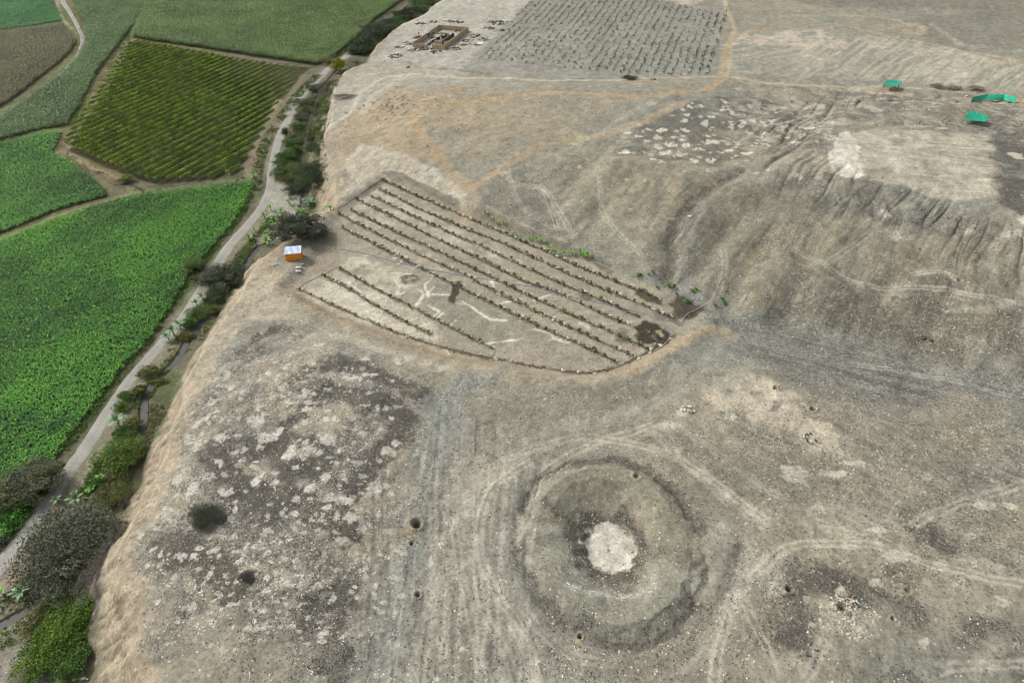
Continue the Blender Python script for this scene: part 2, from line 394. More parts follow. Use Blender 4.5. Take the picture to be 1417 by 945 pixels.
def stroke(P, wd, c, a=1., soft=.8, amp=.5, rocky=None, white=None, broken=.35, wob=0., valley=False, raw=False):
    P = P if raw else (GV(P) if valley else P0(P)); P = smooth(P, 7); idx = bbox_idx(P, wd + soft + 3)
    if not len(idx): return
    x, y = GX[idx], GY[idx]; s = seed()
    dd = wd / 2 - seg_dist(x, y, P) + fbm1(x, y, 1.8, 3, s) * amp
    m = sst(-soft, soft, dd) * a * (1 - broken * (fbm1(x, y, 7, 3, s + 5) * .5 + .5))
    put(idx, m, c, rocky, white)
def spots(L, c, a=1., rocky=.1, white=.15):
    for q in L:
        px, py_, rx = q[:3]; ry = q[3] if len(q) > 3 else rx * .8
        c0 = P0([(px, py_)])[0]; ex = np.hypot(*(P0([(px + rx, py_)])[0] - c0)); ey = np.hypot(*(P0([(px, py_ + ry)])[0] - c0))
        ex, ey = max(ex, .35), max(ey, .35); R = max(ex, ey) * 1.8
        idx = np.nonzero((abs(GX - c0[0]) < R) & (abs(GY - c0[1]) < R))[0]
        if not len(idx): continue
        dx, dy = GX[idx] - c0[0], GY[idx] - c0[1]
        dd = 1 - np.sqrt((dx / ex) ** 2 + (dy / ey) ** 2) + fbm1(GX[idx], GY[idx], max(ex, .8) * .9, 4, seed(), .75) * .75
        put(idx, sst(-.12, .22, dd) * a, c, rocky, white)
def streaks(P, ang, c, a=.5, length=30., wid=.8, thr=.5, soft=3., rocky=None):
    P = P0(P); idx = bbox_idx(P, 5)
    if not len(idx): return
    x, y = GX[idx], GY[idx]; ca, sa = math.cos(ang), math.sin(ang)
    wx = fbm1(x, y, 60, 2, seed()) * 1.0
    uu = (x * ca + y * sa) / length; vv_ = (-x * sa + y * ca + wx) / wid
    n = vnoise(uu, vv_, seed()) * .65 + vnoise(uu * 2.3, vv_ * 2.1, seed()) * .35
    m = sst(-soft, soft, sdf(x, y, P)) * a * sst(thr - .1, thr + .14, n)
    put(idx, m, c, rocky)
def wdir(p, q):
    a = P0([p, q]); v = a[1] - a[0]; return math.atan2(v[1], v[0])

WHITE = (203,194,178); PALE = (186,173,150); TAN = (172,149,112); DARK = (112,107,100); BLUE = (138,139,132); ORG = (168,142,104)
# --- whole regions, far to near
area([(1060,-30),(1600,-30),(1600,24),(1417,22),(1260,8),(1150,12),(1040,-10)], (124,122,112), .8, 6, 10, 30, rocky=.5)
area([(1240,30),(1330,20),(1600,15),(1600,95),(1417,66),(1330,62),(1290,58)], (133,128,113), .7, 4, 6, 20, rocky=.3)
area([(1010,45),(1130,48),(1250,55),(1417,95),(1600,110),(1600,150),(1417,125),(1240,108),(1100,112),(1010,104)], (150,147,131), .8, 3, 4, 15, rocky=.1)
streaks([(1100,60),(1240,48),(1417,90),(1417,128),(1250,112),(1110,108)], wdir((1180,105),(1235,60)), (184,171,148), .75, 26, 1.6, .52)
streaks([(1190,55),(1300,60),(1417,92),(1417,128),(1300,120)], wdir((1340,120),(1385,92)), (186,176,156), .7, 30, 1.8, .55)
streaks([(1010,62),(1110,62),(1200,100),(1060,108),(1010,100)], wdir((1030,98),(1140,75)), (180,167,144), .6, 22, 1.6, .5)
area([(1015,48),(1062,47),(1090,44),(1130,42),(1150,50),(1175,62),(1160,68),(1110,64),(1060,62),(1015,62)], (193,176,155), .9, 2, 3, 6, patchy=.3, psc=7)
area([(1190,50),(1240,56),(1300,62),(1345,72),(1417,82),(1417,90),(1330,80),(1260,72),(1200,66)], (190,172,145), .7, 2, 3, 8, patchy=.4)
area([(512,88),(560,33),(612,-10),(760,-20),(700,30),(660,80),(650,104),(600,104),(560,92)], (181,174,160), .9, 3, 4, 12, rocky=.12)
area([(520,60),(600,20),(700,10),(700,60),(650,100),(560,95)], (160,154,143), .5, 3, 4, 8, patchy=.5, psc=6, rocky=.2)
area([(850,-15),(990,-15),(960,10),(930,9),(860,3)], (196,180,158), .8, 2, 3, 6, patchy=.35)
area([(640,97),(690,45),(745,-10),(850,-12),(1005,18),(978,110),(860,112),(700,108)], (146,144,130), .95, 2, 2, 8, rocky=.18)
area([(640,97),(690,45),(715,25),(740,60),(720,108)], (165,160,147), .5, 3, 3, 6, patchy=.45)
area([(460,105),(520,84),(600,90),(650,110),(620,140),(520,150),(490,190),(450,205),(448,180)], (177,166,146), .9, 3, 3, 8)
area([(455,180),(500,135),(560,108),(700,112),(760,118),(720,138),(620,148),(560,160),(520,150)], (158,152,137), .7, 3, 4, 8, rocky=.2)
area([(480,165),(560,125),(680,150),(700,180),(600,190),(610,215),(560,235),(470,245),(452,205)], (171,150,118), .9, 4, 6, 12, rocky=.12)
area([(560,130),(850,145),(800,200),(700,215),(640,245),(590,195)], (163,146,118), .6, 4, 8, 14, rocky=.2, patchy=.35, psc=20)
spots([(625,128,28,9)], (166,140,105), .9)
# bleached bank beside the ravine
area([(462,288),(470,260),(478,220),(500,200),(540,212),(575,225),(600,235),(650,272),(640,285),(600,262),(545,243),(520,250)], (192,179,156), .95, 1.5, 1.5, 5)
streaks([(466,285),(478,222),(500,205),(560,222),(620,255),(640,275),(560,245),(522,250)], wdir((478,270),(520,222)), (165,148,124), .5, 12, .8, .5)
area([(456,272),(458,240),(478,232),(488,240),(474,262)], (138,131,120), .9, 1, 1.2, 4, rocky=.6)
area([(425,282),(438,272),(460,268),(464,285),(450,292),(425,294)], (171,132,84), .95, .8, 1, 4)
# middle hill
area([(660,270),(700,235),(760,215),(850,205),(960,240),(1000,250),(940,300),(920,380),(860,365),(800,345),(730,318)], (152,143,120), .7, 4, 5, 15, rocky=.25)
area([(790,240),(870,230),(950,250),(930,300),(880,330),(830,300)], (162,145,115), .6, 4, 6, 12, patchy=.3, psc=14)
area([(655,262),(690,240),(730,235),(760,290),(800,330),(790,342),(720,318),(670,295)], (126,126,120), .75, 3, 4, 9, patchy=.35, psc=7, rocky=.55)
streaks([(700,240),(900,235),(1000,260),(920,370),(800,340),(720,310)], wdir((800,320),(860,255)), (120,116,103), .5, 18, 2.2, .56, rocky=.3)
streaks([(760,240),(980,240),(1100,300),(1080,440),(950,390),(860,350)], wdir((960,375),(1030,290)), (172,158,130), .4, 20, 3.0, .58)
area([(870,190),(935,155),(1000,140),(1120,150),(1150,190),(1130,232),(1000,240),(930,238),(860,222)], (121,117,108), .8, 3, 5, 8, rocky=.7, patchy=.33, psc=9)
rs = np.random.default_rng(31)
spots(blob, (202,193,176), .95)
spots([(rs.uniform(780, 1160), rs.uniform(150, 300), rs.uniform(1.5, 4), rs.uniform(1, 2)) for _ in range(45)], (192,182,162), .8)
area([(1010,105),(1100,112),(1200,118),(1230,135),(1150,180),(1100,150),(1020,140)], (160,146,120), .6, 4, 6, 10, patchy=.35, psc=9)
area([(1050,135),(1110,125),(1200,125),(1300,160),(1200,175),(1150,200),(1110,165)], (128,124,114), .75, 3, 6, 9, rocky=.6, patchy=.4, psc=9)
area([(1200,130),(1330,130),(1417,170),(1417,215),(1200,200),(1150,190)], (132,127,115), .7, 4, 6, 8, rocky=.6, patchy=.42, psc=8)
area([(1200,175),(1340,170),(1350,205),(1180,215),(1170,190)], (160,146,120), .6, 3, 5, 7, patchy=.45, psc=6)
area([(1325,140),(1417,140),(1430,165),(1417,175),(1360,160),(1330,150)], (182,156,116), .9, 1.5, 2, 5)
area([(1210,118),(1240,120),(1260,133),(1215,133),(1195,125)], (174,152,119), .8, 1.5, 2, 5)
area([(1250,160),(1320,165),(1330,185),(1260,180)], (178,166,144), .7, 2, 3, 5, patchy=.35)
# stripped square on the mound
area([(1165,208),(1250,206),(1360,213),(1366,240),(1364,300),(1312,302),(1250,285),(1190,270),(1142,258),(1148,232)], (177,165,144), .95, 1.2, 1.5, 5, rocky=.04)
area([(1165,208),(1360,213),(1366,240),(1364,300),(1250,285),(1150,255)], (190,177,153), .55, 2, 3, 8, patchy=.5, psc=8)
area([(1190,210),(1360,213),(1366,240),(1364,300),(1250,285),(1170,262)], (148,140,123), .6, 2, 3, 5, patchy=.6, psc=4, rocky=.35)
streaks([(1190,210),(1360,213),(1364,300),(1250,285)], wdir((1180,250),(1360,262)), (206,196,176), .4, 12, 1.0, .62)
area([(1142,262),(1138,245),(1150,215),(1163,204),(1180,225),(1178,248),(1196,270),(1160,268)], (214,203,186), .95, .8, 1.6, 3, rocky=.03)
area([(1360,205),(1417,190),(1450,300),(1417,335),(1370,310),(1364,260)], (110,107,100), .9, 2, 3, 5, rocky=.9, patchy=.2, psc=7)
spots([(1395,243,9,4),(1412,300,8,5),(1405,328,14,4),(1414,325,10,3),(1336,332,10,4),(1390,343,14,5),(1417,303,5,9),(1220,308,5,5),(1235,335,10,8),(1230,322,7,4),(1100,260,5,3),(1130,268,6,4),(1078,285,5,2)], (198,187,168), .9)
area([(1080,262),(1190,272),(1310,303),(1417,345),(1417,365),(1330,340),(1200,318),(1090,300)], (124,124,115), .75, 3, 4, 7, rocky=.7, patchy=.36, psc=7)
# pyramid flanks
area([(1000,262),(1100,270),(1200,330),(1417,360),(1417,480),(1300,480),(1150,460),(1040,430),(960,380)], (139,131,110), .8, 5, 8, 16, rocky=.4)
area([(1130,310),(1190,318),(1195,345),(1150,370),(1120,350)], (155,145,118), .8, 3, 3, 8, rocky=.1)
area([(1190,340),(1330,345),(1340,375),(1290,392),(1200,385)], (150,139,113), .7, 3, 3, 8, rocky=.15)
area([(1285,385),(1328,388),(1330,405),(1300,410)], (112,102,92), .8, 1.5, 1.5, 5, rocky=.3)
area([(1060,400),(1200,395),(1330,440),(1417,430),(1417,520),(1290,505),(1150,470),(1080,450)], (120,114,102), .75, 4, 6, 8, rocky=.75, white=.3, patchy=.4, psc=10)
area([(1040,330),(1100,300),(1110,345),(1080,420),(1010,420)], (158,144,115), .6, 4, 4, 9, patchy=.35, psc=9, rocky=.15)
area([(1355,370),(1417,380),(1417,430),(1360,425)], (150,146,126), .7, 3, 4, 8)
area([(1265,440),(1350,430),(1400,450),(1395,480),(1300,490)], (158,149,124), .7, 3, 4, 8, white=.25)
streaks([(1000,262),(1200,300),(1417,345),(1417,500),(1200,470),(1040,430),(940,385)], wdir((1060,420),(1120,330)), (105,100,89), .45, 16, 2.4, .6, rocky=.7)
streaks([(1000,300),(1200,330),(1417,360),(1417,490),(1200,470),(1040,430),(950,385)], wdir((1100,430),(1150,340)), (168,156,130), .4, 14, 2.0, .6)
for ang_, cc, al, wd_, th_ in ((wdir((960,375),(1030,290)), (116,110,98), .34, .9, .6), (wdir((1060,420),(1120,330)), (108,103,92), .3, .8, .62), (wdir((1100,430),(1150,340)), (176,166,142), .3, .7, .66)):
    streaks([(900,250),(1000,262),(1200,300),(1417,345),(1417,500),(1200,470),(1040,430),(900,385)], ang_, cc, al, 9, wd_, th_, rocky=.7 if cc[0] < 120 else None)
streaks([(1040,560),(1417,560),(1417,800),(1200,740),(1000,640)], wdir((1050,600),(1250,690)), (112,107,98), .45, 12, 1.2, .6, rocky=.75)
streaks([(1040,560),(1417,560),(1417,800),(1200,740),(1000,640)], wdir((1050,600),(1250,690)), (178,168,150), .5, 12, 1.0, .62)
area([(1010,105),(1200,118),(1417,170),(1417,230),(1340,208),(1160,205),(1060,240),(1010,150)], (120,117,106), .6, 4, 6, 6, rocky=.9, white=.7, patchy=.5, psc=5)
area([(1010,105),(1200,118),(1417,170),(1417,230),(1340,208),(1160,205),(1060,240),(1010,150)], (184,172,150), .6, 4, 6, 6, rocky=.2, patchy=.62, psc=4)
# wash
area([(975,428),(1040,432),(1110,446),(1200,468),(1300,492),(1417,514),(1650,550),(1650,600),(1417,572),(1300,565),(1200,560),(1120,545),(1060,510),(1010,480)], (128,131,127), .9, 4, 5, 12, rocky=.55, white=.12)
streaks([(1010,432),(1110,446),(1300,490),(1600,545),(1600,590),(1417,565),(1200,545),(1060,505)], wdir((1110,470),(1300,520)), (162,160,149), .6, 34, 1.5, .54)
streaks([(1010,432),(1110,446),(1300,490),(1600,545),(1600,590),(1417,565),(1200,545),(1060,505)], wdir((1110,470),(1300,520)), (98,101,99), .5, 34, 1.7, .6, rocky=.9)
# right foreground field of low ridges
area([(1030,560),(1130,560),(1417,590),(1700,600),(1700,760),(1417,740),(1200,720),(1050,660),(990,600)], (140,132,117), .7, 6, 9, 20, rocky=.45, white=.16)
area([(1285,556),(1350,548),(1417,560),(1417,640),(1340,640),(1290,600)], (154,141,116), .7, 3, 5, 9, rocky=.4, white=.25, patchy=.25, psc=12)
area([(985,520),(1040,512),(1085,530),(1115,545),(1120,575),(1165,600),(1160,622),(1110,605),(1040,585),(985,560),(972,552)], (191,175,150), .9, 1.5, 3, 6, rocky=.1, white=.2, patchy=.28, psc=5)
area([(960,560),(1040,585),(1120,610),(1200,640),(1280,660),(1270,690),(1180,668),(1080,635),(1000,600)], (176,162,139), .7, 2, 3, 7, patchy=.5, psc=8, white=.2)
area([(1290,690),(1330,700),(1417,705),(1417,740),(1360,745),(1330,790),(1290,740)], (164,152,125), .7, 2, 4, 8, patchy=.2)
area([(1255,720),(1300,720),(1320,760),(1280,780),(1258,750)], (115,108,99), .8, 2, 3, 6, rocky=.9, patchy=.25, psc=6)
spots([(1095,655,18,12),(1085,648,6,4),(1368,697,16,6),(1398,698,10,4),(1217,733,14,4),(1222,732,6,3),(1388,832,10,6),(1384,834,8,5),(1407,893,7,4),(925,590,18,5),(943,570,10,5),(1010,576,8,5),(1155,655,20,4),(1180,640,20,4)], (190,180,162), .85)
area([(880,600),(960,600),(1060,660),(1150,700),(1050,720),(985,700),(940,650)], (136,127,114), .7, 4, 4, 9, rocky=.45)
# basalt patches, lower right
area([(1080,770),(1150,765),(1250,790),(1330,830),(1417,850),(1417,945),(1250,945),(1130,930),(1060,870),(1050,820)], (108,102,96), .85, 4, 6, 8, rocky=.85, white=.2, patchy=.47, psc=9)
area([(1060,775),(1130,765),(1165,800),(1160,830),(1110,840),(1075,820)], (110,104,97), .8, 3, 4, 6, rocky=.8, patchy=.25, psc=5)
area([(1180,790),(1240,815),(1245,850),(1190,835)], (112,105,99), .8, 2, 3, 6, rocky=.8, patchy=.25, psc=5)
area([(1060,855),(1120,862),(1125,905),(1070,890)], (112,105,99), .8, 2, 3, 6, rocky=.8, patchy=.25, psc=5)
area([(1225,838),(1290,850),(1300,890),(1240,880)], (130,118,104), .8, 2, 4, 6, rocky=.6)
area([(1000,780),(1035,765),(1080,775),(1085,800),(1060,830),(1020,830),(1008,860),(1000,830)], (183,173,155), .8, 2, 3, 5, rocky=.35, white=.3, patchy=.25, psc=5)
area([(1060,800),(1085,805),(1088,822),(1062,828)], (190,180,162), .9, .8, 1, 3)
area([(1135,830),(1180,830),(1200,850),(1185,880),(1150,880),(1125,860)], (170,158,136), .8, 1.5, 2, 4, white=.7, rocky=.3)
spots([(1172,838,7,7)], (150,128,96), .9); spots([(1100,820,5,4),(1240,862,7,6)], (168,152,124), .8)
spots([(1115,830,6,5),(1161,838,4,3),(1123,864,5,4),(1185,868,4,4),(1245,770,20,8),(1165,815,6,4),(1160,818,5,4),(1280,890,10,6),(1210,806,10,5)], (188,178,160), .8)
# between the court and the left mound
area([(640,515),(760,530),(880,520),(940,540),(860,580),(760,600),(700,640),(660,620),(620,580)], (143,136,118), .8, 4, 6, 12, rocky=.25, white=.08)
area([(628,505),(690,512),(700,530),(650,548),(620,570),(590,600),(600,560)], (138,140,134), .85, 3, 4, 8, rocky=.35, white=.3)
area([(585,560),(620,560),(640,600),(612,690),(590,790),(560,960),(500,960),(520,820),(548,720),(572,640)], (146,147,138), .85, 4, 4, 12, rocky=.28)
area([(620,620),(700,620),(665,700),(670,790),(720,960),(560,960),(592,800),(612,700)], (149,141,123), .7, 4, 4, 10, rocky=.3, white=.06)
streaks([(600,560),(720,600),(668,700),(670,780),(720,960),(480,960),(520,800),(560,680)], wdir((575,930),(610,640)), (176,167,149), .55, 22, .9, .56)
streaks([(600,560),(720,600),(668,700),(670,780),(720,960),(480,960),(520,800),(560,680)], wdir((575,930),(610,640)), (112,110,103), .5, 20, .9, .62, rocky=.6)
area([(640,640),(680,640),(665,700),(662,760),(640,790),(620,720)], (179,168,150), .6, 2, 3, 4, rocky=.3, patchy=.5, psc=3.5)
streaks([(650,640),(700,620),(668,720),(700,860),(760,960),(650,960),(630,780)], wdir((700,900),(665,760)), (180,170,152), .5, 14, .8, .58)
# court
area([(CR[0] + 20.5 * math.cos(t), CR[1] + 20.5 * math.sin(t)) for t in np.linspace(0, 6.28, 40)], (133,125,111), .75, 2, 1.5, 5, rocky=.4, world=True) if False else None
def ring(r0, r1, c, a, soft, amp, a0=None, a1=None, **k):
    idx = np.nonzero(np.hypot(GX - CR[0], GY - CR[1]) < r1 * 1.2 + soft + amp + 2)[0]
    x, y = GX[idx] - CR[0], GY[idx] - CR[1]; r, t = crr(x, y)
    r = r + fbm1(x, y, 3, 4, seed(), .6) * amp
    m = sst(r0 - soft, r0 + soft, r) * sst(r1 + soft, r1 - soft, r) * a
    if a0 is not None:
        tt = (t - math.radians(a0)) % (2 * math.pi); wd = (math.radians(a1) - math.radians(a0)) % (2 * math.pi)
        m = m * sst(-.12, .12, tt) * sst(wd + .12, wd - .12, tt) * (tt < wd + .2)
    put(idx, m, c, k.get('rocky'), k.get('white'))
ring(0, 17.6, (143,136,114), .95, .8, .6, rocky=.12, white=.04)
ring(7, 17, (147,143,126), .8, 1.5, 1.5, 170, 330, rocky=.15, white=.06)
ring(4, 10, (156,141,115), .6, 1.5, 1.5, 0, 60, rocky=.15)
ring(17.0, 19.8, (104,96,86), .95, .7, 1.3, -5, 165, rocky=.7)
ring(16.8, 19.3, (100,92,84), .95, .8, 1.2, 178, 240, rocky=.7)
ring(16.0, 21.5, (112,103,95), .8, 1.6, 1.8, 235, 320, rocky=.55)
ring(18.0, 27.0, (150,142,126), .5, 1.5, 2, 230, 320, rocky=.5, white=.25)
ring(4.0, 6.8, (98,90,82), .9, .9, 1.6, rocky=.9, white=.3)
ring(6.0, 8.5, (112,104,94), .8, .8, 1.0, 175, 300, rocky=.7, white=.15)
stroke([(752,700),(775,715),(792,732),(800,752)], 2.6, (108,99,91), .9, 1, .8, rocky=.7)
stroke([(866,700),(872,715),(884,735),(892,752)], 1.6, (104,97,90), .8, .8, .6, rocky=.7)
stroke([(880,752),(905,762),(935,770),(958,778)], 3.0, (126,117,103), .8, 1, .8, rocky=.4)
ring(0, 4.9, (212,201,186), .97, .5, 1.3, rocky=.06, white=.05)
ring(3.2, 5.6, (182,166,146), .7, .6, 1, -30, 50, rocky=.45)
stroke([(785,815),(810,820),(850,824),(880,823),(905,812)], 1.1, (166,164,150), .7, .7, .5, white=.9, broken=.3)
area([(960,755),(975,738),(1018,752),(1008,790),(985,835),(950,815)], (158,152,134), .8, 1.5, 1.5, 4, rocky=.12)
stroke([(985,732),(1020,750),(1014,790),(994,836),(965,842)], 1.6, (98,92,84), .9, .8, .4, rocky=.5)
area([(981,720),(998,725),(1006,740),(1015,750),(990,745)], (186,180,164), .85, .8, 1, 3)
stroke([(965,780),(962,792),(970,797),(978,785)], .8, (98,92,84), .8, .5, .4, rocky=.6)
spots([(693,690,24,28)], (151,144,123), .8)
ring(19, 30, (142,134,119), .3, 3, 3, rocky=.35)
# left mound
LM = [(262,540),(330,480),(420,455),(500,480),(585,548),(575,600),(548,690),(520,760),(490,800),(480,860),(440,910),(330,900),(215,880),(195,800),(205,740),(235,680),(250,610)]
area(LM, (150,143,128), .85, 4, 6, 10, rocky=.45, white=.25)
area(LM, (130,125,116), .7, 3, 5, 5, rocky=.72, white=.3, patchy=.5, psc=5)
area(LM, (170,161,145), .5, 3, 5, 5, rocky=.3, white=.6, patchy=.66, psc=2.6)
area(LM, (178,160,132), .55, 3, 5, 5, rocky=.15, patchy=.62, psc=8)
for P_, wd_ in [([(470,508),(510,522),(555,540),(580,555)], 7), ([(458,545),(500,560),(540,572),(562,590)], 7), ([(455,548),(430,575),(405,600),(388,625),(365,640)], 5),
                ([(400,612),(430,622),(462,640),(450,655),(430,660),(395,645),(392,625)], 4), ([(560,590),(548,615),(525,640),(510,660),(488,690)], 7),
                ([(355,625),(385,640),(400,660),(440,665)], 6), ([(395,455),(360,470),(340,490)], 4), ([(355,690),(400,700),(450,720),(480,740)], 9), ([(430,860),(455,900),(470,930)], 7),
                ([(300,640),(330,680),(380,720)], 8), ([(240,760),(290,790),(330,820)], 9), ([(400,540),(440,520),(480,515)], 4), ([(440,880),(470,850),(485,820)], 7)]:
    stroke(P_, wd_ * .75, (98,94,89), 1.0, 1.2, 1.6, rocky=1.0, white=.12, broken=.2)
area([(330,850),(480,840),(480,945),(345,960),(290,940),(300,880)], (160,151,132), .5, 4, 5, 9, rocky=.4)
spots([(432,480,22,6),(440,484,14,4),(455,597,22,16),(470,585,12,7),(348,575,20,9),(330,560,14,9)], (172,158,132), .6, .3)
WP = [(361,593,11,12),(373,615,14,8),(389,608,8,7),(404,640,13,9),(432,637,10,8),(454,620,15,13),(454,595,9,7),(427,581,7,5),(425,597,8,5),(497,651,7,5),(467,652,8,4),(455,671,9,7),(478,670,7,6),(544,588,4,3),(536,633,9,6),(525,682,16,13),(547,622,9,6),(494,533,15,5),(508,528,8,3),(406,496,8,3),(442,482,9,3),(373,526,5,4),(364,535,4),(427,557,5,7),(414,702,7),(462,700,9,7),(486,703,7,6),(361,677,9,9),(434,688,10,7),
 (456,712,10,5),(470,723,5,7),(414,723,5),(434,729,6),(489,724,13,8),(502,736,8),(479,755,13,7),(404,760,5,3),(453,777,5,10),(387,807,6,6),(407,821,15,4),(398,816,8,4),(443,818,7,9),(464,833,6,8),(492,816,4),(364,879,14,8),(622,720,11,9),(610,754,5),(596,775,5,12),(577,632,4,8),(623,652,5),(640,895,6,4),(602,938,5,4),
 (323,546,7,5),(296,568,7,5),(340,554,4),(311,617,13,5),(276,627,7,6),(250,671,10,9),(271,686,10,10),(298,672,6,8),(316,692,12,6),(328,637,6),(351,591,8,7),(238,719,16,9),(323,729,7,6),(329,753,6,5),(280,769,11,4),(303,770,6),(255,780,9,6),(218,767,8,5),(209,788,5),(294,805,5,11),(284,829,5),(220,838,6,5),(270,845,10,6),(337,787,7,4),(347,763,4,9),(348,880,6,4),(330,716,5,7),(200,745,6),(238,815,5),(300,840,5,3),(380,790,5,3),(480,700,9,5),(445,640,8,5),(395,560,5,3),(290,590,6,4),(305,650,7,4),(345,690,6,4),(385,680,6,4),(415,660,6,4)]
spots([(q[0], q[1], q[2] * .8, (q[3] if len(q) > 3 else q[2] * .8) * .8) for q in WP], (200,192,177), .85, .3, .4)
spots([(rs.uniform(210, 560), rs.uniform(500, 900), rs.uniform(1.5, 6), rs.uniform(1.2, 4)) for _ in range(380)], (196,188,172), .75, .25, .4)
for _ in range(34):                                    # faint tyre marks down the scraped corridor
    a_ = rs.uniform(500, 720); b_ = a_ + rs.uniform(-20, 60) * (1 if a_ > 560 else 1.6)
    P_ = P0([(a_, 960), ((a_ * .6 + b_ * .4) + rs.uniform(-8, 8), 850), ((a_ + b_) / 2 + rs.uniform(-8, 8), 740), (b_ + rs.uniform(-5, 5), 640)])
    stroke(P_, rs.uniform(.35, .8), (182,174,158) if rs.random() < .65 else (112,108,100), rs.uniform(.4, .85), raw=True, soft=.3, amp=.2, broken=.6)
# sand slope over the valley
sl_idx = np.nonzero((GX > -140) & (GX < -40) & (GY < 260) & (GY > 20))[0]
dvv = sdf(GX[sl_idx], GY[sl_idx], VALLEY)
m_ = sst(-4.5, -1, dvv + n2[sl_idx] * 1.6 + n8[sl_idx] * 2) * sst(14, 10.5, dvv)
put(sl_idx, m_ * .95, (172,153,126), .06, .02)
uu_ = GY[sl_idx] / 1.3 + fbm1(GX[sl_idx], GY[sl_idx], 5, 3, 77) * 2
rill = sst(.52, .72, vnoise(uu_, GX[sl_idx] / 9, 78)) * m_ * sst(0, 3, dvv)
put(sl_idx, rill * .4, (146,122,92))
crk = sst(.5, .8, fbm1(GX[sl_idx], GY[sl_idx], 3, 4, 79)) * m_; put(sl_idx, crk * .4, (202,182,150))
area([(355,354),(372,348),(372,400),(430,445),(400,455),(340,440),(300,500),(262,560),(262,500),(320,420)], (182,166,140), .85, 2, 3, 8, rocky=.08)
streaks([(330,420),(370,420),(430,455),(360,470),(300,540),(262,560),(285,490)], wdir((280,540),(350,440)), (152,144,127), .5, 24, 1.6, .5)
# planted terrace
area(BASIN, (161,148,126), .95, 1.2, .8, 4, rocky=.04, white=.01, world=True)
area([(480,262),(530,255),(660,320),(640,345),(560,310),(500,310),(470,292)], (198,184,160), .6, 2, 3, 5, patchy=.45, psc=3.5)
area([(500,310),(600,345),(620,375),(560,345),(500,330)], (196,182,158), .6, 2, 3, 5, patchy=.5, psc=3.5)
area([(418,396),(470,370),(530,395),(600,440),(615,465),(590,470),(520,448),(440,415)], (197,183,158), .8, 2, 2, 6, patchy=.25, psc=6)
area([(470,340),(560,375),(575,400),(540,410),(480,365)], (200,187,163), .75, 2, 2, 5, patchy=.4, psc=3)
area([(600,385),(700,410),(740,450),(680,480),(620,450),(590,420)], (150,143,124), .8, 3, 3, 7)
area([(665,333),(700,345),(735,362),(700,362),(670,350)], (204,191,168), .7, 1, 2, 4, patchy=.4, psc=3)
streaks([(420,400),(470,372),(600,440),(600,470),(520,448)], wdir((440,410),(500,385)), (214,204,184), .45, 6, .6, .55)
streaks([(560,380),(860,470),(850,505),(700,490),(600,440)], wdir((640,470),(760,440)), (140,128,108), .35, 14, .7, .55)
streaks([(640,345),(900,440),(880,470),(760,450),(600,385)], wdir((640,390),(760,380)), (182,170,148), .35, 14, .7, .6)
for P_ in [[(545,380),(552,392),(548,402),(558,400)], [(590,370),(598,378),(588,390),(592,405)], [(577,395),(585,402),(575,418)], [(592,400),(600,392)], [(598,434),(607,425)],
           [(593,418),(618,432)], [(604,437),(612,428)], [(618,447),(630,438)], [(640,412),(660,425),(680,436),(700,438)], [(660,425),(650,418),(630,414)], [(598,402),(625,403)], [(675,365),(682,390),(690,402)],
           [(540,372),(575,375)], [(480,385),(500,400)], [(740,450),(760,455),(768,462)], [(765,463),(790,468)], [(680,418),(722,408)], [(740,410),(760,403)], [(672,470),(720,464)], [(618,478),(622,492)], [(800,440),(815,448)], [(545,352),(562,350),(550,360)]]:
    stroke(P_, .6, (220,211,194), .95, .3, .3, broken=.2)
ROWPTS = [[(528,249),(583,274),(640,299),(695,322),(757,349),(812,374),(865,395),(909,413)],[(524,262),(579,289),(640,315),(685,333),(746,360),(797,384),(856,409),(937,443)],[(514,272),(605,315),(672,344),(731,372),(782,395),(833,416),(886,439)],[(492,275),(547,302),(607,332),(670,362),(727,390),(761,401),(833,434),(875,452),(918,470)],[(484,290),(543,319),(611,351),(672,380),(742,414),(812,445),(901,485)],[(469,296),(520,323),(581,353),(640,380),(714,418),(795,456),(878,493)],[(473,315),(531,345),(598,379),(672,416),(740,449),(825,487),(859,506)]]
ZB = -1.2
ROWPTS += [[(468,370),(519,399),(563,421),(612,447),(646,464),(686,485)],[(446,380),(485,401),(514,419),(557,443),(593,461)],[(413,399),(476,429),(508,443),(559,464),(618,482),(700,499),(740,507),(808,516),(859,506),(897,486),(933,464)]]
for P_ in ROWPTS: stroke(onz(P_, ZB), .8, (112,101,80), .7, .35, .35, raw=True, broken=.4, rocky=.3)
# wet soil
area([(880,445),(892,438),(905,440),(918,450),(930,458),(927,470),(905,480),(912,466),(902,458),(910,468),(897,470),(884,467)], (66,58,46), .95, .5, .8, 2, rocky=.2)
area([(860,450),(872,452),(868,470),(850,466)], (112,98,78), .8, .8, .8, 3)
spots([(914,457,5,5)], (160,147,122), .9)
area([(922,414),(940,406),(968,412),(976,420),(955,432),(938,430)], (82,74,60), .9, .6, 1.2, 3, rocky=.4)
area([(876,396),(890,396),(912,408),(914,416),(895,412),(880,402)], (78,70,58), .9, .5, .8, 2, rocky=.4)
area([(800,403),(815,401),(822,410),(810,412)], (105,90,70), .9, .5, .6, 2); area([(818,355),(836,358),(852,372),(846,376),(826,364)], (72,66,56), .9, .5, .7, 2, rocky=.5)
area([(905,425),(935,428),(945,442),(925,440),(900,432)], (112,100,80), .8, .6, 1, 3, patchy=.35, psc=2)
area([(627,386),(638,384),(634,400),(628,414),(619,411),(624,398)], (82,70,56), .95, .3, .5, 1.5, rocky=.4)
area([(553,378),(575,372),(582,384),(560,388)], (100,88,70), .85, .5, .8, 2, rocky=.4, patchy=.35, psc=1.5)
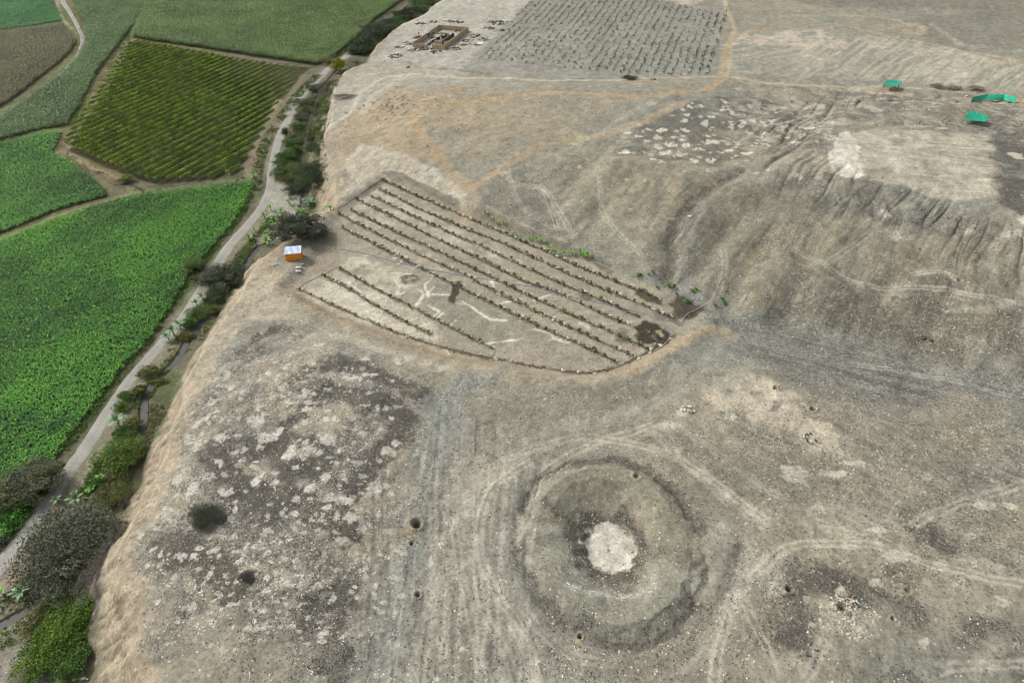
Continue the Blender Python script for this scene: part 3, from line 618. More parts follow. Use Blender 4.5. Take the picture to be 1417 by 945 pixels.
area([(845,355),(905,385),(975,415),(965,405),(920,385),(905,375)], (150,152,145), .8, 1, 1.5, 4, rocky=.5, white=.4)
area([(640,290),(675,292),(760,330),(815,352),(850,372),(820,360),(700,315),(650,300)], (128,114,92), .7, .8, .8, 3, rocky=.2)
area([(650,275),(700,305),(790,338),(800,345),(760,328),(690,300)], (196,178,154), .8, .8, .8, 3)
area([(529,240),(548,236),(600,262),(640,282),(635,288),(590,268),(545,248)], (130,121,104), .85, .8, .6, 3, rocky=.35)
area([(560,250),(620,282),(660,285),(640,300),(600,278),(555,256)], (168,148,116), .75, 1, 1, 4)
area([(465,292),(528,243),(534,247),(478,290)], (128,118,100), .7, .8, .6, 3)
# tracks
def T(P_, w_=3.5, c_=TAN, a_=.85, **k):
    if w_ >= 2.2: return stroke(P_, w_ * .9, c_, min(1, a_ * 1.0), **{**dict(soft=1.0, amp=.6, rocky=.03, white=.0, broken=.08), **k})
    P = smooth(P0(P_), 6)
    t = np.gradient(P, axis=0); t /= np.linalg.norm(t, axis=1)[:, None] + 1e-9; nn = np.stack([-t[:, 1], t[:, 0]], 1)
    wob = np.cumsum(rng.normal(0, .05, len(P)))[:, None] * nn
    for o_ in (-.62, .62): stroke((P + nn * o_ + wob)[::3], .62, tuple(v + 6 for v in c_), min(1, a_ * 1.0), raw=True, soft=.3, amp=.2, rocky=.02, white=0, broken=.28)
    if k.get('more', 1):
        for q in range(3):
            d_ = rng.normal(0, 2.2) * (.4 + .6 * np.linspace(-1, 1, len(P)) ** 2)[:, None] + np.linspace(rng.normal(0, 1.5), rng.normal(0, 1.5), len(P))[:, None]
            stroke((P + nn * d_)[::3], .5, c_, a_ * rng.uniform(.25, .55), raw=True, soft=.3, amp=.12, rocky=.06, broken=.6)
T([(1000,-8),(1006,14),(1016,38),(1010,58),(1010,90),(1005,106)], 2.6, (186,164,130))
T([(1066,40),(1040,43),(1015,52),(1004,70),(1000,90),(997,110)], 4.0, (176,152,116))
T([(1005,104),(993,120),(975,134),(940,139),(890,146),(840,145),(800,142),(740,141),(690,148),(640,153),(600,157),(578,165),(570,174)], 4.6, (178,150,108))
T([(567,166),(570,176),(585,196),(605,220),(625,243),(650,263)], 5.0, (176,149,110))
T([(625,243),(650,266),(655,280),(640,296)], 5.0, (170,152,122)); T([(650,266),(680,250),(708,235),(730,222),(760,212),(805,206)], 3.8, (176,150,110))
T([(805,206),(850,196),(880,185),(915,168),(945,153)], 5, (176,156,122), .8)
T([(700,250),(780,222),(840,190),(900,150)], 1.6, (172,162,142), .6); T([(830,235),(870,190),(900,150)], 1.6, (172,162,142), .6)
T([(1005,108),(1060,115),(1120,119),(1190,121),(1222,118)], 3.4, (186,168,138)); T([(1250,120),(1300,124),(1345,130)], 3.0, (182,170,150), .7)
T([(860,112),(930,112),(1000,110)], 2.6, (184,158,118), .7); T([(1000,122),(1060,130),(1110,130)], 6, (158,136,104), .5)
T([(1100,22),(1180,22),(1235,27),(1255,32)], 3.0, (172,160,136), .7); T([(1290,34),(1315,50),(1330,62)], 4, (172,162,142), .6)
T([(1255,33),(1275,35),(1273,45),(1256,43)], 6, (186,164,128), .7); T([(1330,66),(1370,80),(1430,92)], 2.0, (126,108,84), .6)
T([(1095,42),(1150,34),(1230,50),(1300,62),(1400,90)], 1.8, (180,168,146), .5)
T([(455,176),(485,158),(505,128),(530,108),(560,103),(620,106),(680,110),(760,114),(860,113)], 2.4, (196,184,164), .8)
T([(500,160),(560,104)], 5, (196,184,164), .5); T([(520,88),(560,84),(580,92),(620,95),(680,102)], 1.2, (110,100,86), .6)
T([(463,200),(458,220),(465,250)], 1.8, (160,148,126), .6); T([(470,178),(510,150),(530,150)], 3, (180,160,128), .6)
T([(690,240),(712,262),(750,270),(770,295),(793,332)], 1.4, (178,170,152), .75); T([(750,268),(765,300),(772,320)], 1.2, (176,168,150), .6)
T([(825,245),(831,280),(838,305),(870,338),(888,355)], 1.5, (176,168,150), .75); T([(700,235),(720,290),(770,320)], 1.2, (170,160,142), .5)
T([(355,362),(362,385),(390,408),(440,440),(500,466),(560,490),(620,503)], 4.0, (166,150,124), .6); T([(395,400),(450,432),(520,458),(600,487),(680,503)], 3.4, (162,138,104), .8)
T([(620,503),(700,519),(760,526),(830,522),(880,508)], 5.0, (166,148,118), .6)
T([(870,512),(930,478),(965,456),(1000,450),(1012,458)], 5.0, (170,146,108), .75)
T([(380,345),(375,370),(400,400)], 4, (172,152,122), .7); T([(400,365),(450,362),(462,380)], 4, (164,148,124), .5)
T([(430,470),(470,466),(540,492),(620,512)], 3.0, (186,174,152), .7); T([(350,440),(400,438),(440,452),(470,466)], 2.0, (184,172,150), .6)
T([(708,640),(740,612),(790,590),(830,585),(880,568),(930,545),(1000,530),(1040,505)], 4.0, (160,153,136), .7)
T([(620,700),(640,680),(708,640)], 4, (178,166,146), .7)
T([(940,740),(905,690)], .1, TAN, 0)
T([(752,652),(790,628),(830,610),(870,598),(900,588)], 1.0, (178,166,144), .8); T([(700,640),(745,618),(800,603),(830,606)], .8, (176,166,146), .7)
T([(833,607),(880,615),(930,632),(985,665),(1040,705),(1062,720)], 1.2, (180,168,146), .85)
T([(895,592),(925,618),(960,650),(1010,695)], 1.0, (174,163,144), .7); T([(960,640),(1010,690),(1060,730)], 1.0, (172,162,144), .6)
T([(900,595),(950,600),(1010,640),(1080,690),(1150,730)], 1.2, (164,154,136), .5)
T([(752,652),(742,680),(735,712),(700,760)], 2.0, (160,154,136), .6)
T([(735,640),(700,662),(675,690),(664,725),(668,770),(690,820),(712,852),(735,900),(745,960)], 1.4, (184,174,154), .8)
T([(662,735),(660,790),(672,850),(700,900),(715,960)], 1.6, (176,166,148), .6); T([(720,835),(760,880),(800,905),(850,915)], 1.6, (168,158,140), .6)
T([(708,860),(728,895),(740,950)], .9, (194,184,164), .8); T([(625,700),(640,800),(660,900),(670,960)], 1.2, (176,166,148), .6); T([(600,700),(600,800),(612,880),(620,960)], 1.0, (174,166,150), .5)
T([(1040,800),(1062,778),(1085,762),(1115,753),(1160,751),(1205,753),(1250,766),(1290,778),(1330,785),(1380,798),(1430,806)], 1.7, (182,172,150), .85)
T([(1012,825),(1003,860),(990,905),(984,960)], 1.5, (182,172,152), .85); T([(1025,820),(1040,860),(1060,900),(1075,960)], 1.2, (172,162,144), .7)
T([(1008,862),(960,920),(930,960)], 1.2, (170,160,142), .5); T([(1140,732),(1180,740),(1205,753)], 1.2, (176,166,146), .7); T([(1080,712),(1160,708),(1260,722)], 1.2, (166,158,142), .5)
T([(1265,725),(1290,710),(1340,690),(1430,660)], 1.3, (174,165,146), .7); T([(1300,926),(1340,922),(1430,920)], 1.4, (176,168,150), .7); T([(1140,890),(1128,915),(1115,940)], 1.2, (182,173,154), .7)
T([(1095,348),(1130,362),(1160,382),(1190,396),(1250,400),(1310,404),(1350,416),(1430,428)], 1.8, (180,168,146), .75)
T([(1195,316),(1230,335),(1260,338)], 2, (180,168,146), .6); T([(1145,365),(1170,350),(1200,328)], 1.4, (172,162,142), .6); T([(1000,345),(1000,380),(985,420)], 1.2, (172,162,142), .6)
T([(1180,498),(1250,505),(1330,520),(1430,545)], 2.0, (188,178,160), .5); T([(1260,385),(1300,383),(1322,392)], 1.2, (190,176,150), .7); T([(1310,430),(1360,430),(1400,425)], 2.2, (182,170,148), .5)
stroke(P0([(1022,250),(985,268),(960,286),(936,308),(926,335),(929,362),(922,388)]), 3.4, (86,80,70), .8, 1, .8, rocky=.9, white=.12, broken=.3, raw=True)
stroke([(965,300),(945,330),(938,345)], 1.6, (88,82,72), .7, .8, .6, rocky=.6); stroke([(1180,420),(1155,370)], 3, (104,98,88), .6, 1, 1, rocky=.8)
stroke([(1085,440),(1105,395),(1120,375)], 4, (112,106,95), .6, 1.5, 1, rocky=.9, white=.4); stroke([(990,262),(950,280),(925,300)], 4, (164,142,108), .6, 2, 1)
spots([(577,733,8,10),(565,738,7,12)], (160,136,100), .7); spots([(803,884,8,5)], (184,160,116), .8)
for c, rad, dp in pit_w:
    idx = np.nonzero(np.hypot(GX - c[0], GY - c[1]) < rad * 4)[0]; dd = np.hypot(GX[idx] - c[0], GY[idx] - c[1])
    put(idx, sst(2.4 * rad, 1.2 * rad, dd + n05[idx] * .3) * .5, (168,150,122), .1); put(idx, sst(1.05 * rad, .7 * rad, dd) * .75, (84,74,60), .2)  # tan rims; dark cores put the shade of the deep holes into the colour
# small diggings on the tan slope
for _ in range(70):
    a_, b_ = rs.normal(540, 28), rs.normal(158, 10)
    spots([(a_, b_, rs.uniform(1.2, 2.6), rs.uniform(.6, 1.2))], (104,84,62), .75)
spots([(rs.uniform(560, 850), rs.uniform(135, 240), rs.uniform(.8, 1.8), rs.uniform(.5, 1)) for _ in range(60)], (100,88,72), .6)

# --- valley floor
vi = np.nonzero(GX < 40)[0]; dV = sdf(GX[vi], GY[vi], VALLEY); wv = 10.3 * vdrop(GY[vi]) / 10
inv = sst(wv * .62, wv * .98, dV + n8[vi] * 1.0)
put(vi, inv, (118,112,86), .12, .02)
put(vi, inv * sst(.0, .5, n8[vi] + n2[vi] * .5) * .8, (86,96,54), .05, .0)
VF = lambda P_: GV(P_)
F1 = VF([(-420,495),(0,334),(50,315),(120,290),(190,271),(250,264),(300,258),(350,252),(350,262),(341,284),(316,319),(293,346),(262,384),(236,429),(208,472),(173,510),(140,550),(125,572),(95,607),(78,640),(45,690),(22,730),(0,752),(-90,850),(-420,1000)])
F2 = VF([(-420,240),(0,200),(40,190),(63,184),(86,183),(80,200),(72,214),(92,221),(113,238),(125,244),(143,260),(150,272),(110,283),(80,292),(0,325),(-420,470)])
F3 = VF([(97,-10),(118,-30),(215,-30),(203,0),(185,38),(160,68),(130,110),(108,153),(94,174),(63,179),(0,195),(-420,245),(-420,330),(-420,240),(0,163),(50,127),(83,104),(110,80),(121,62),(119,38),(106,15)])
F4 = VF([(-420,95),(0,46),(50,40),(88,34),(99,46),(106,58),(98,73),(83,88),(57,107),(33,127),(0,150),(-420,235)])
F5 = VF([(-420,-60),(60,-40),(73,0),(82,18),(87,30),(50,36),(0,43),(-420,90)])
F6 = VF([(185,57),(250,69),(354,85),(433,93),(421,101),(404,122),(386,140),(369,170),(354,197),(330,238),(300,247),(263,252),(218,255),(185,247),(163,238),(148,232),(95,209),(97,197),(110,175),(130,145),(148,117),(163,92),(175,68)])
F7 = VF([(212,-20),(205,0),(190,35),(183,53),(250,63),(354,79),(438,91),(462,82),(480,66),(500,48),(520,28),(552,5),(585,-22),(400,-60),(220,-60)])
for P_, c_ in ((F1, (46,52,30)), (F2, (46,54,32)), (F3, (66,72,46)), (F4, (72,70,50)), (F5, (56,84,44)), (F6, (72,66,44)), (F7, (64,68,44))):
    area(P_, c_, .95, .8, .5, 4, rocky=.0, white=0., world=True)
for P_, w_, c_ in [([(-100,372),(0,331),(50,311),(85,297),(120,286),(155,276),(190,267)], 1.6, (158,142,112)), ([(190,267),(165,250),(130,234),(100,216),(85,210)], 2.6, (150,134,108)), ([(95,205),(110,175),(130,145),(150,117),(165,90),(178,62)], 2.0, (152,142,120)),
                   ([(190,263),(210,264),(250,262),(300,253),(345,245),(360,215),(375,180),(400,135),(420,105)], 2.6, (142,120,92)), ([(130,238),(165,252),(195,262),(205,268)], 1.3, (92,82,64)),
                   ([(-60,185),(0,160),(33,137),(62,117),(85,102)], 1.8, (164,150,126)), ([(78,-8),(80,15),(90,32),(98,40)], 2.2, (172,162,142)), ([(185,58),(250,70),(354,86),(430,93)], 1.2, (142,128,104)),
                   ([(60,715),(110,650),(150,590),(190,530),(225,480)], 7.0, (150,138,116)), ([(-60,875),(0,800),(60,715)], 7.0, (158,142,118)), ([(225,480),(270,415),(320,345),(355,305),(373,270)], 6, (148,138,116)),
                   ([(386,140),(372,165),(352,200),(345,240)], 3.4, (150,132,106)), ([(375,240),(378,210),(395,170),(420,128),(460,92),(485,74)], 5.5, (152,142,120))]:
    stroke(P_, w_, c_, .8, .7, .6, valley=True, rocky=.1)
area(VF([(374,262),(382,250),(398,252),(412,262),(416,285),(408,298),(392,292),(380,296),(372,300)]), (166,160,148), .95, .8, .8, 3, world=True)
area(VF([(395,300),(370,300),(345,345),(330,372),(345,360),(370,330),(395,312)]), (150,142,122), .8, 1.2, 1.2, 3, world=True)
area(VF([(190,520),(160,600),(120,660),(100,700),(60,770),(0,830),(0,860),(60,815),(110,730),(150,670),(185,620)]), (150,141,122), .75, 1.5, 2, 4, world=True, patchy=.35, psc=3)
area(VF([(0,870),(40,852),(90,800),(130,800),(80,860),(20,945),(-40,960),(-60,900)]), (150,140,124), .9, 2, 2, 4, world=True, rocky=.3, white=.2)
area(VF([(135,770),(158,765),(160,830),(150,860),(128,900),(120,860),(140,820)]), (118,110,98), .6, 1, 1, 3, world=True, rocky=.4)
area(VF([(395,165),(420,160),(428,205),(415,250),(390,255),(380,215)]), (132,124,98), .6, 1, 2, 4, world=True, patchy=.4, psc=3)
stroke(CANAL, 2.6, (122,110,90), .8, .5, .4, raw=True, broken=.2); stroke(CANAL, 1.7, (70,66,58), .95, .25, .1, raw=True, broken=0)

lum = C @ np.array([.3, .55, .15]); dsat = np.where(GX < -150, 0, .28)[:, None]
C = C * (1 - dsat) + (lum[:, None] * np.array([.99, 1.0, .95])) * dsat
C *= np.where(GX[:, None] < -150, 1, np.array([.895, .918, .893]))
C *= 1 + (.10 * fbm1(GX, GY, 1.1, 3, 901, .7) + .07 * fbm1(GX, GY, 3.7, 4, 902, .6))[:, None]
C = np.clip(C * .97, .01, .9); AUX = np.clip(AUX, 0, 1)
nx = len(u); ii = np.arange(len(yr) - 1)[:, None] * nx + np.arange(nx - 1)[None, :]
Fq = np.stack([ii, ii + 1, ii + 1 + nx, ii + nx], -1).reshape(-1, 4)
g = link('ground', mesh_of('ground', np.column_stack([GX, GY, GZ]), Fq, ground_mat(), C, AUX, True)); tag(g, kind='structure')

# ------------------------------------------------------------------ road and canal strips
def strip(name, P, wd, mat, dz, kind='structure', jit=.25, nc=7, crown=0.04):
    L = np.concatenate([[0], np.cumsum(np.hypot(*np.diff(P, axis=0).T))]); n = max(4, int(L[-1] / .8))
    s = np.linspace(0, L[-1], n); x = np.interp(s, L, P[:, 0]); y = np.interp(s, L, P[:, 1])
    tx, ty = np.gradient(x), np.gradient(y); k = np.hypot(tx, ty); tx, ty = tx / k, ty / k
    wdv = wd(s / L[-1]) if callable(wd) else np.full(n, wd)
    V = []
    for j in range(nc):
        o = (j / (nc - 1) - .5) * 2
        e = (vnoise(s / 1.7, s * 0, 900 + j) - .5) * jit * (abs(o) > .95) * 2
        off = o * wdv / 2 + e; V.append(np.stack([x - ty * off, y + tx * off], 1))
    V = np.stack(V, 1); z = np.stack([h(V[:, j, 0], V[:, j, 1]) for j in range(nc)], 1)
    if dz is None: z[:] = z.min(1, keepdims=True) + .38
    else:
        z = z + dz; z[:, 0] -= dz + .05; z[:, -1] -= dz + .05
    V3 = np.concatenate([V, z[..., None]], -1).reshape(-1, 3)
    i2 = np.arange(n - 1)[:, None] * nc + np.arange(nc - 1)[None, :]
    F = np.stack([i2, i2 + nc, i2 + nc + 1, i2 + 1], -1).reshape(-1, 4)
    c = np.tile(lin((154,152,144)), (len(V3), 1)).reshape(n, nc, 3)
    for j in range(nc):
        o = abs(j / (nc - 1) - .5) * 2; rut = math.exp(-((o - .5) / .22) ** 2)
        c[:, j] *= (.9 + .16 * rut + .12 * fbm1(V[:, j, 0], V[:, j, 1], 3, 3, 71))[:, None]
    me = mesh_of(name, V3, F, mat, c.reshape(-1, 3), smooth_=True)
    return tag(link(name, me), kind=kind)
M_road = vcol_mat('road_gravel', .95, .05, .16, 2.2)
R1 = smooth(GV([(-60,855),(0,782),(20,757),(57,708),(85,665),(117,622),(148,572),(183,522),(227,472),(256,436),(281,398),(306,358),(321,336),(345,309),(362,288),(373,262),(376,236),(384,200),(394,175),(406,150),(420,130),(440,110),(458,93),(479,78),(500,62)]), 8)
strip('road', R1, lambda t: 3.9 + .3 * np.sin(t * 20), M_road, .08)
R2 = smooth(GV([(80,-30),(86,0),(97,18),(108,38),(114,55),(108,75),(97,88),(84,101),(62,117)]), 8)
strip('farm_road', R2, lambda t: 4.0 - 2.6 * t, M_road, .08)
M_water, n_, b_ = newmat('canal_water'); b_.inputs['Base Color'].default_value = (*lin((84,84,80)), 1); b_.inputs['Roughness'].default_value = .55; b_.inputs['Specular IOR Level'].default_value = .15
strip('canal_water', CANAL, 1.9, M_water, None, jit=0, nc=2)

# ------------------------------------------------------------------ crops: rows of leafy plants, one object for each field
M_leaf = vcol_mat('leaf', .6, .25, .18, 1.2)
def crop(name, P, rowdir, sp, pl, hgt, blades, bl, wd, colours, label, cat, patch=None, lim=None, dens=1.0, bright=1.38):
    P = np.asarray(P); ca, sa = math.cos(rowdir), math.sin(rowdir)
    R = np.stack([P[:, 0] * ca + P[:, 1] * sa, -P[:, 0] * sa + P[:, 1] * ca], 1)
    a = np.arange(R[:, 0].min(), R[:, 0].max(), pl); b = np.arange(R[:, 1].min(), R[:, 1].max(), sp)
    A, B = np.meshgrid(a, b); A = A.ravel() + rng.normal(0, pl * .22, A.size); B = B.ravel() + rng.normal(0, sp * .07, B.size)
    x = A * ca - B * sa; y = A * sa + B * ca
    k = inside(x, y, P)
    if lim is not None: k &= lim(x, y)
    if dens < 1: k &= rng.random(len(k)) < dens
    x, y = x[k], y[k]; n = len(x); z = h(x, y)
    big = fbm1(x, y, 18, 4, 210 + len(name), .6); hs_ = hgt * (1 + .13 * rng.normal(size=n) + .10 * big)
    m = n * blades; X = np.repeat(x, blades); Y = np.repeat(y, blades); Z = np.repeat(z, blades); Hh = np.repeat(hs_, blades)
    th = rng.uniform(0, 6.283, m); ln = bl * rng.uniform(.65, 1.25, m); w2 = wd * rng.uniform(.7, 1.3, m) / 2
    f = rng.uniform(.25, .92, m)                       # where on the stalk the blade starts
    dx, dy = np.cos(th), np.sin(th); qx, qy = -dy * w2, dx * w2
    z0 = Z + Hh * f; up = rng.uniform(.15, .5, m) * ln; dn = rng.uniform(-.45, .15, m) * ln
    p0 = np.stack([X + dx * .03, Y + dy * .03, z0], 1); p1 = np.stack([X + dx * ln * .5, Y + dy * ln * .5, z0 + up], 1); p2 = np.stack([X + dx * ln, Y + dy * ln, z0 + up + dn * .8], 1)
    q = np.stack([qx, qy, qx * 0], 1); tw = np.stack([qx * 0, qx * 0, w2 * rng.uniform(-.6, .6, m)], 1)
    V = np.stack([p0 - q * .5, p0 + q * .5, p1 - q + tw, p1 + q - tw, p2 - q * .35, p2 + q * .35], 1).reshape(-1, 3)
    o = np.arange(m)[:, None] * 6
    F = np.concatenate([o + np.array([[0, 1, 3, 2]]), o + np.array([[2, 3, 5, 4]])], 1).reshape(-1, 4)
    c0, c1, c2 = [lin(c) for c in colours]
    lane = fbm1(B[k] / 3, A[k] / 40, 1.0, 3, 88) * .35
    t = np.clip(.5 + .55 * np.repeat(big + lane, blades) + rng.normal(0, .18, m), 0, 1)[:, None]
    c = c0 * (1 - t) + c1 * t; yl = (rng.random(m) < .06)[:, None]; c = np.where(yl, c2, c) * rng.uniform(.75, 1.25, (m, 1)) * bright
    c = np.repeat(c, 6, 0)
    tag(link(name, mesh_of(name, V, F, M_leaf, c)), label, cat, kind='stuff')
    return n
def vang(p, q): a = GV([p, q]); v = a[1] - a[0]; return math.atan2(v[1], v[0])
front = lambda x, y: x > -1.0 * (y * .9 + 120) * .86
cnt = []
cnt.append(crop('maize_crop', F1, vang((60,500),(200,400)), 1.5, .6, 1.7, 11, .74, .18, ((30,78,24),(78,136,38),(120,164,58)), 'bright green maize field beside the gravel road, nearest the camera', 'maize field', lim=front))
cnt.append(crop('maize_crop', F2, vang((20,300),(110,250)), 1.5, .62, 1.7, 11, .76, .18, ((34,82,30),(76,132,44),(118,160,62)), 'green maize field beyond the thin footpath, left of the hedged orchard', 'maize field', lim=front))
cnt.append(crop('maize_crop', F3, vang((60,160),(170,30)), 1.1, .8, 2.2, 8, 1.1, .20, ((56,82,44),(84,108,62),(128,142,94)), 'curved band of dusty green tall maize between the farm road and the hedged orchard', 'maize field', lim=front, bright=1.55))
cnt.append(crop('maize_crop', F4, vang((10,120),(80,60)), 1.1, .8, 2.0, 7, 1.1, .20, ((78,84,54),(100,102,70),(138,128,92)), 'browning maize field on the left of the farm road', 'maize field', lim=front, bright=1.35))
cnt.append(crop('maize_crop', F5, vang((10,30),(60,10)), 1.1, .9, 1.2, 8, 1.0, .20, ((40,92,46),(64,122,60),(92,144,76)), 'vivid green low crop in the far left corner', 'crop field', lim=front))
cnt.append(crop('maize_crop', F7, vang((200,40),(430,80)), 1.1, .85, 2.9, 8, 1.2, .22, ((62,84,42),(90,112,60),(140,150,94)), 'tall dark green maize field behind the hedged orchard', 'maize field', bright=1.6))

# green weeds on the verges: one object
def tufts(name, polys, n, size, colours, label, cat, hgt=.5):
    xs = []
    for P, k in polys:
        P = np.asarray(P); lo, hi = P.min(0), P.max(0); q = rng.uniform(lo, hi, (int(k * 3) + 50, 2)); q = q[inside(q[:, 0], q[:, 1], P)]
        keep = fbm1(q[:, 0], q[:, 1], 4, 3, 333) > rng.uniform(-.8, .5, len(q)); xs.append(q[keep][:k])
    q = np.concatenate(xs); n = len(q); b = 9; m = n * b; s = rng.uniform(.5, 1.3, n) * size
    X = np.repeat(q[:, 0], b) + rng.normal(0, 1, m) * np.repeat(s, b) * .5; Y = np.repeat(q[:, 1], b) + rng.normal(0, 1, m) * np.repeat(s, b) * .5
    Z = np.repeat(h(q[:, 0], q[:, 1]), b) + rng.uniform(.05, 1, m) * hgt * np.repeat(s / size, b)
    V, F = leafquads(np.stack([X, Y, Z], 1), rng.uniform(.5, 1.2, m) * size * .42)
    t = rng.random((m, 1)); c = lin(colours[0]) * (1 - t) + lin(colours[1]) * t; c *= np.repeat(rng.uniform(.7, 1.3, n), b)[:, None]
    tag(link(name, mesh_of(name, V, F, M_leaf, np.repeat(c, 4, 0))), label, cat, kind='stuff')
def leafquads(P, s, up=.5):
    m = len(P); n = rng.normal(size=(m, 3)); n[:, 2] = abs(n[:, 2]) + up; n /= np.linalg.norm(n, axis=1)[:, None]
    r = rng.normal(size=(m, 3)); a = np.cross(n, r); a /= np.linalg.norm(a, axis=1)[:, None]; b = np.cross(n, a)
    s = np.broadcast_to(s, (m,))[:, None]; a = a * s; b = b * s * .6
    V = np.stack([P - a, P - b, P + a, P + b], 1).reshape(-1, 3)
    return V, np.arange(m * 4).reshape(-1, 4)
def band(P, w1, w2, valley=True):                     # polygon on both sides of a line
    P = smooth(GV(P) if valley else P0(P), 4); t = np.gradient(P, axis=0); t /= np.linalg.norm(t, axis=1)[:, None]; nn = np.stack([-t[:, 1], t[:, 0]], 1)
    return np.vstack([P + nn * w1, (P + nn * w2)[::-1]])
tufts('verge_weeds', [(band([(95,625),(150,550),(210,475),(262,395),(330,310),(352,268)], 0, 3.2), 2600), (band([(20,745),(60,690),(90,640)], 0, 4), 900),
    (band([(62,745),(110,672),(160,596),(200,530),(245,480)], -4, -.4), 1300), (band([(230,485),(290,400),(340,338),(370,300)], -4.5, -.5), 1500),
    (band([(374,262),(378,220),(395,180),(425,135),(455,105)], 3, 7.5), 1500), (band([(378,250),(390,200),(410,160),(440,118)], -12, -3.5), 2600),
    (band([(95,205),(130,145),(165,85),(185,50),(200,10)], 1, 5), 2600), (band([(60,122),(85,106),(112,75),(120,50),(108,20)], -3, 3), 500), (band([(-60,362),(0,335),(50,315),(120,290),(190,270)], -2.6, .9), 1500),
    (band([(85,212),(120,232),(160,250),(200,266),(260,262),(340,248)], -2.5, 2), 1300), (band([(0,880),(40,862),(100,800)], -3, 2), 400)],
    0, .5, ((54,82,30),(104,132,50)), 'green weeds and grass growing along the road verges and field edges', 'grass')
tufts('dry_scrub', [(band([(424,285),(424,250),(421,222),(424,190),(436,150),(452,120)], -9, -1.2), 2600), (band([(424,285),(421,222),(436,150)], 1, 6), 1200), (band([(62,760),(110,690),(160,612),(190,560)], -9, -3), 1300), (band([(0,850),(50,800),(90,740)], -6, 3), 700), (band([(255,470),(300,400),(350,335),(395,305)], -5, 2), 900), (band([(400,230),(412,180),(432,140),(455,115)], -7, 3), 1200)],
    0, .5, ((80,88,52),(124,124,84)), 'dry brown scrub on the slope between the road and the canal', 'scrub')

# ------------------------------------------------------------------ hedged orchard: every hedge row is a thing
def hedge_rows():
    ang = vang((165,237), (428,95)); ca, sa = math.cos(ang), math.sin(ang)
    P = F6; R = np.stack([P[:, 0] * ca + P[:, 1] * sa, -P[:, 0] * sa + P[:, 1] * ca], 1)
    q = GV([(194,250), (250,254)]); w_ = abs((-(q[1] - q[0])[0] * sa + (q[1] - q[0])[1] * ca)) / 4.0
    sp = w_; rows = []; b = R[:, 1].min() + sp * .5
    while b < R[:, 1].max():
        xs = []
        for i in range(len(R)):
            p, r = R[i], R[(i + 1) % len(R)]
            if (p[1] > b) != (r[1] > b): xs.append(p[0] + (b - p[1]) / (r[1] - p[1]) * (r[0] - p[0]))
        if len(xs) >= 2: rows.append((b, min(xs), max(xs)))
        b += sp
    print('hedge spacing', sp, 'rows', len(rows))
    for i, (b, a0, a1) in enumerate(rows):
        L = a1 - a0
        if L < 3: continue
        n = int(L * 60); t = rng.uniform(0, L, n); th = np.arccos(rng.uniform(-1, 1, n)); lump = 1 + .07 * np.sin(t * 2.9 + b) + .14 * (vnoise(t / 1.1, t * 0 + i, 5) - .5)
        r = rng.uniform(.72, 1.05, n) * lump; off = np.cos(th) * sp * .25 * r; z = .3 + np.sin(th) * 1.55 * r
        gap = vnoise(t / 2.4, t * 0 + i * 3.3, 9) > .02
        t, off, z, r = t[gap], off[gap], z[gap], r[gap]; n = len(t)
        A = a0 + t; B = b + off; x = A * ca - B * sa; y = A * sa + B * ca; z0 = h(np.array([(a0 + L / 2) * ca - b * sa]), np.array([(a0 + L / 2) * sa + b * ca]))[0]
        V, F = leafquads(np.stack([x, y, z + z0], 1), rng.uniform(.18, .36, n), .2)
        tt = np.clip(vnoise(t / 2, t * 0 + i, 3) * .8 + rng.normal(0, .2, n), 0, 1)[:, None]; br = (fbm1(x, y, 16, 3, 12) * .5 + .5)[:, None]
        c = lin((82,116,36)) * (1 - tt) + lin((168,196,66)) * tt; c = c * (1 - br * .35) + lin((116,118,56)) * br * .35
        loc = np.array([x.mean(), y.mean(), z0]); o = link('hedge_row', mesh_of('hedge_row', V - loc, F, M_leaf, np.repeat(c, 4, 0)), loc=tuple(loc))
        lab = 'clipped olive green hedge row running across the square orchard between maize fields'
        if i == 0: lab = 'shortest corner hedge row of the square orchard, nearest the gravel road bend'
        if i == len(rows) - 1: lab = 'short far corner hedge row of the square orchard beside the tall maize band'
        tag(o, lab, 'hedge', 'hedge rows of the square orchard')
hedge_rows()

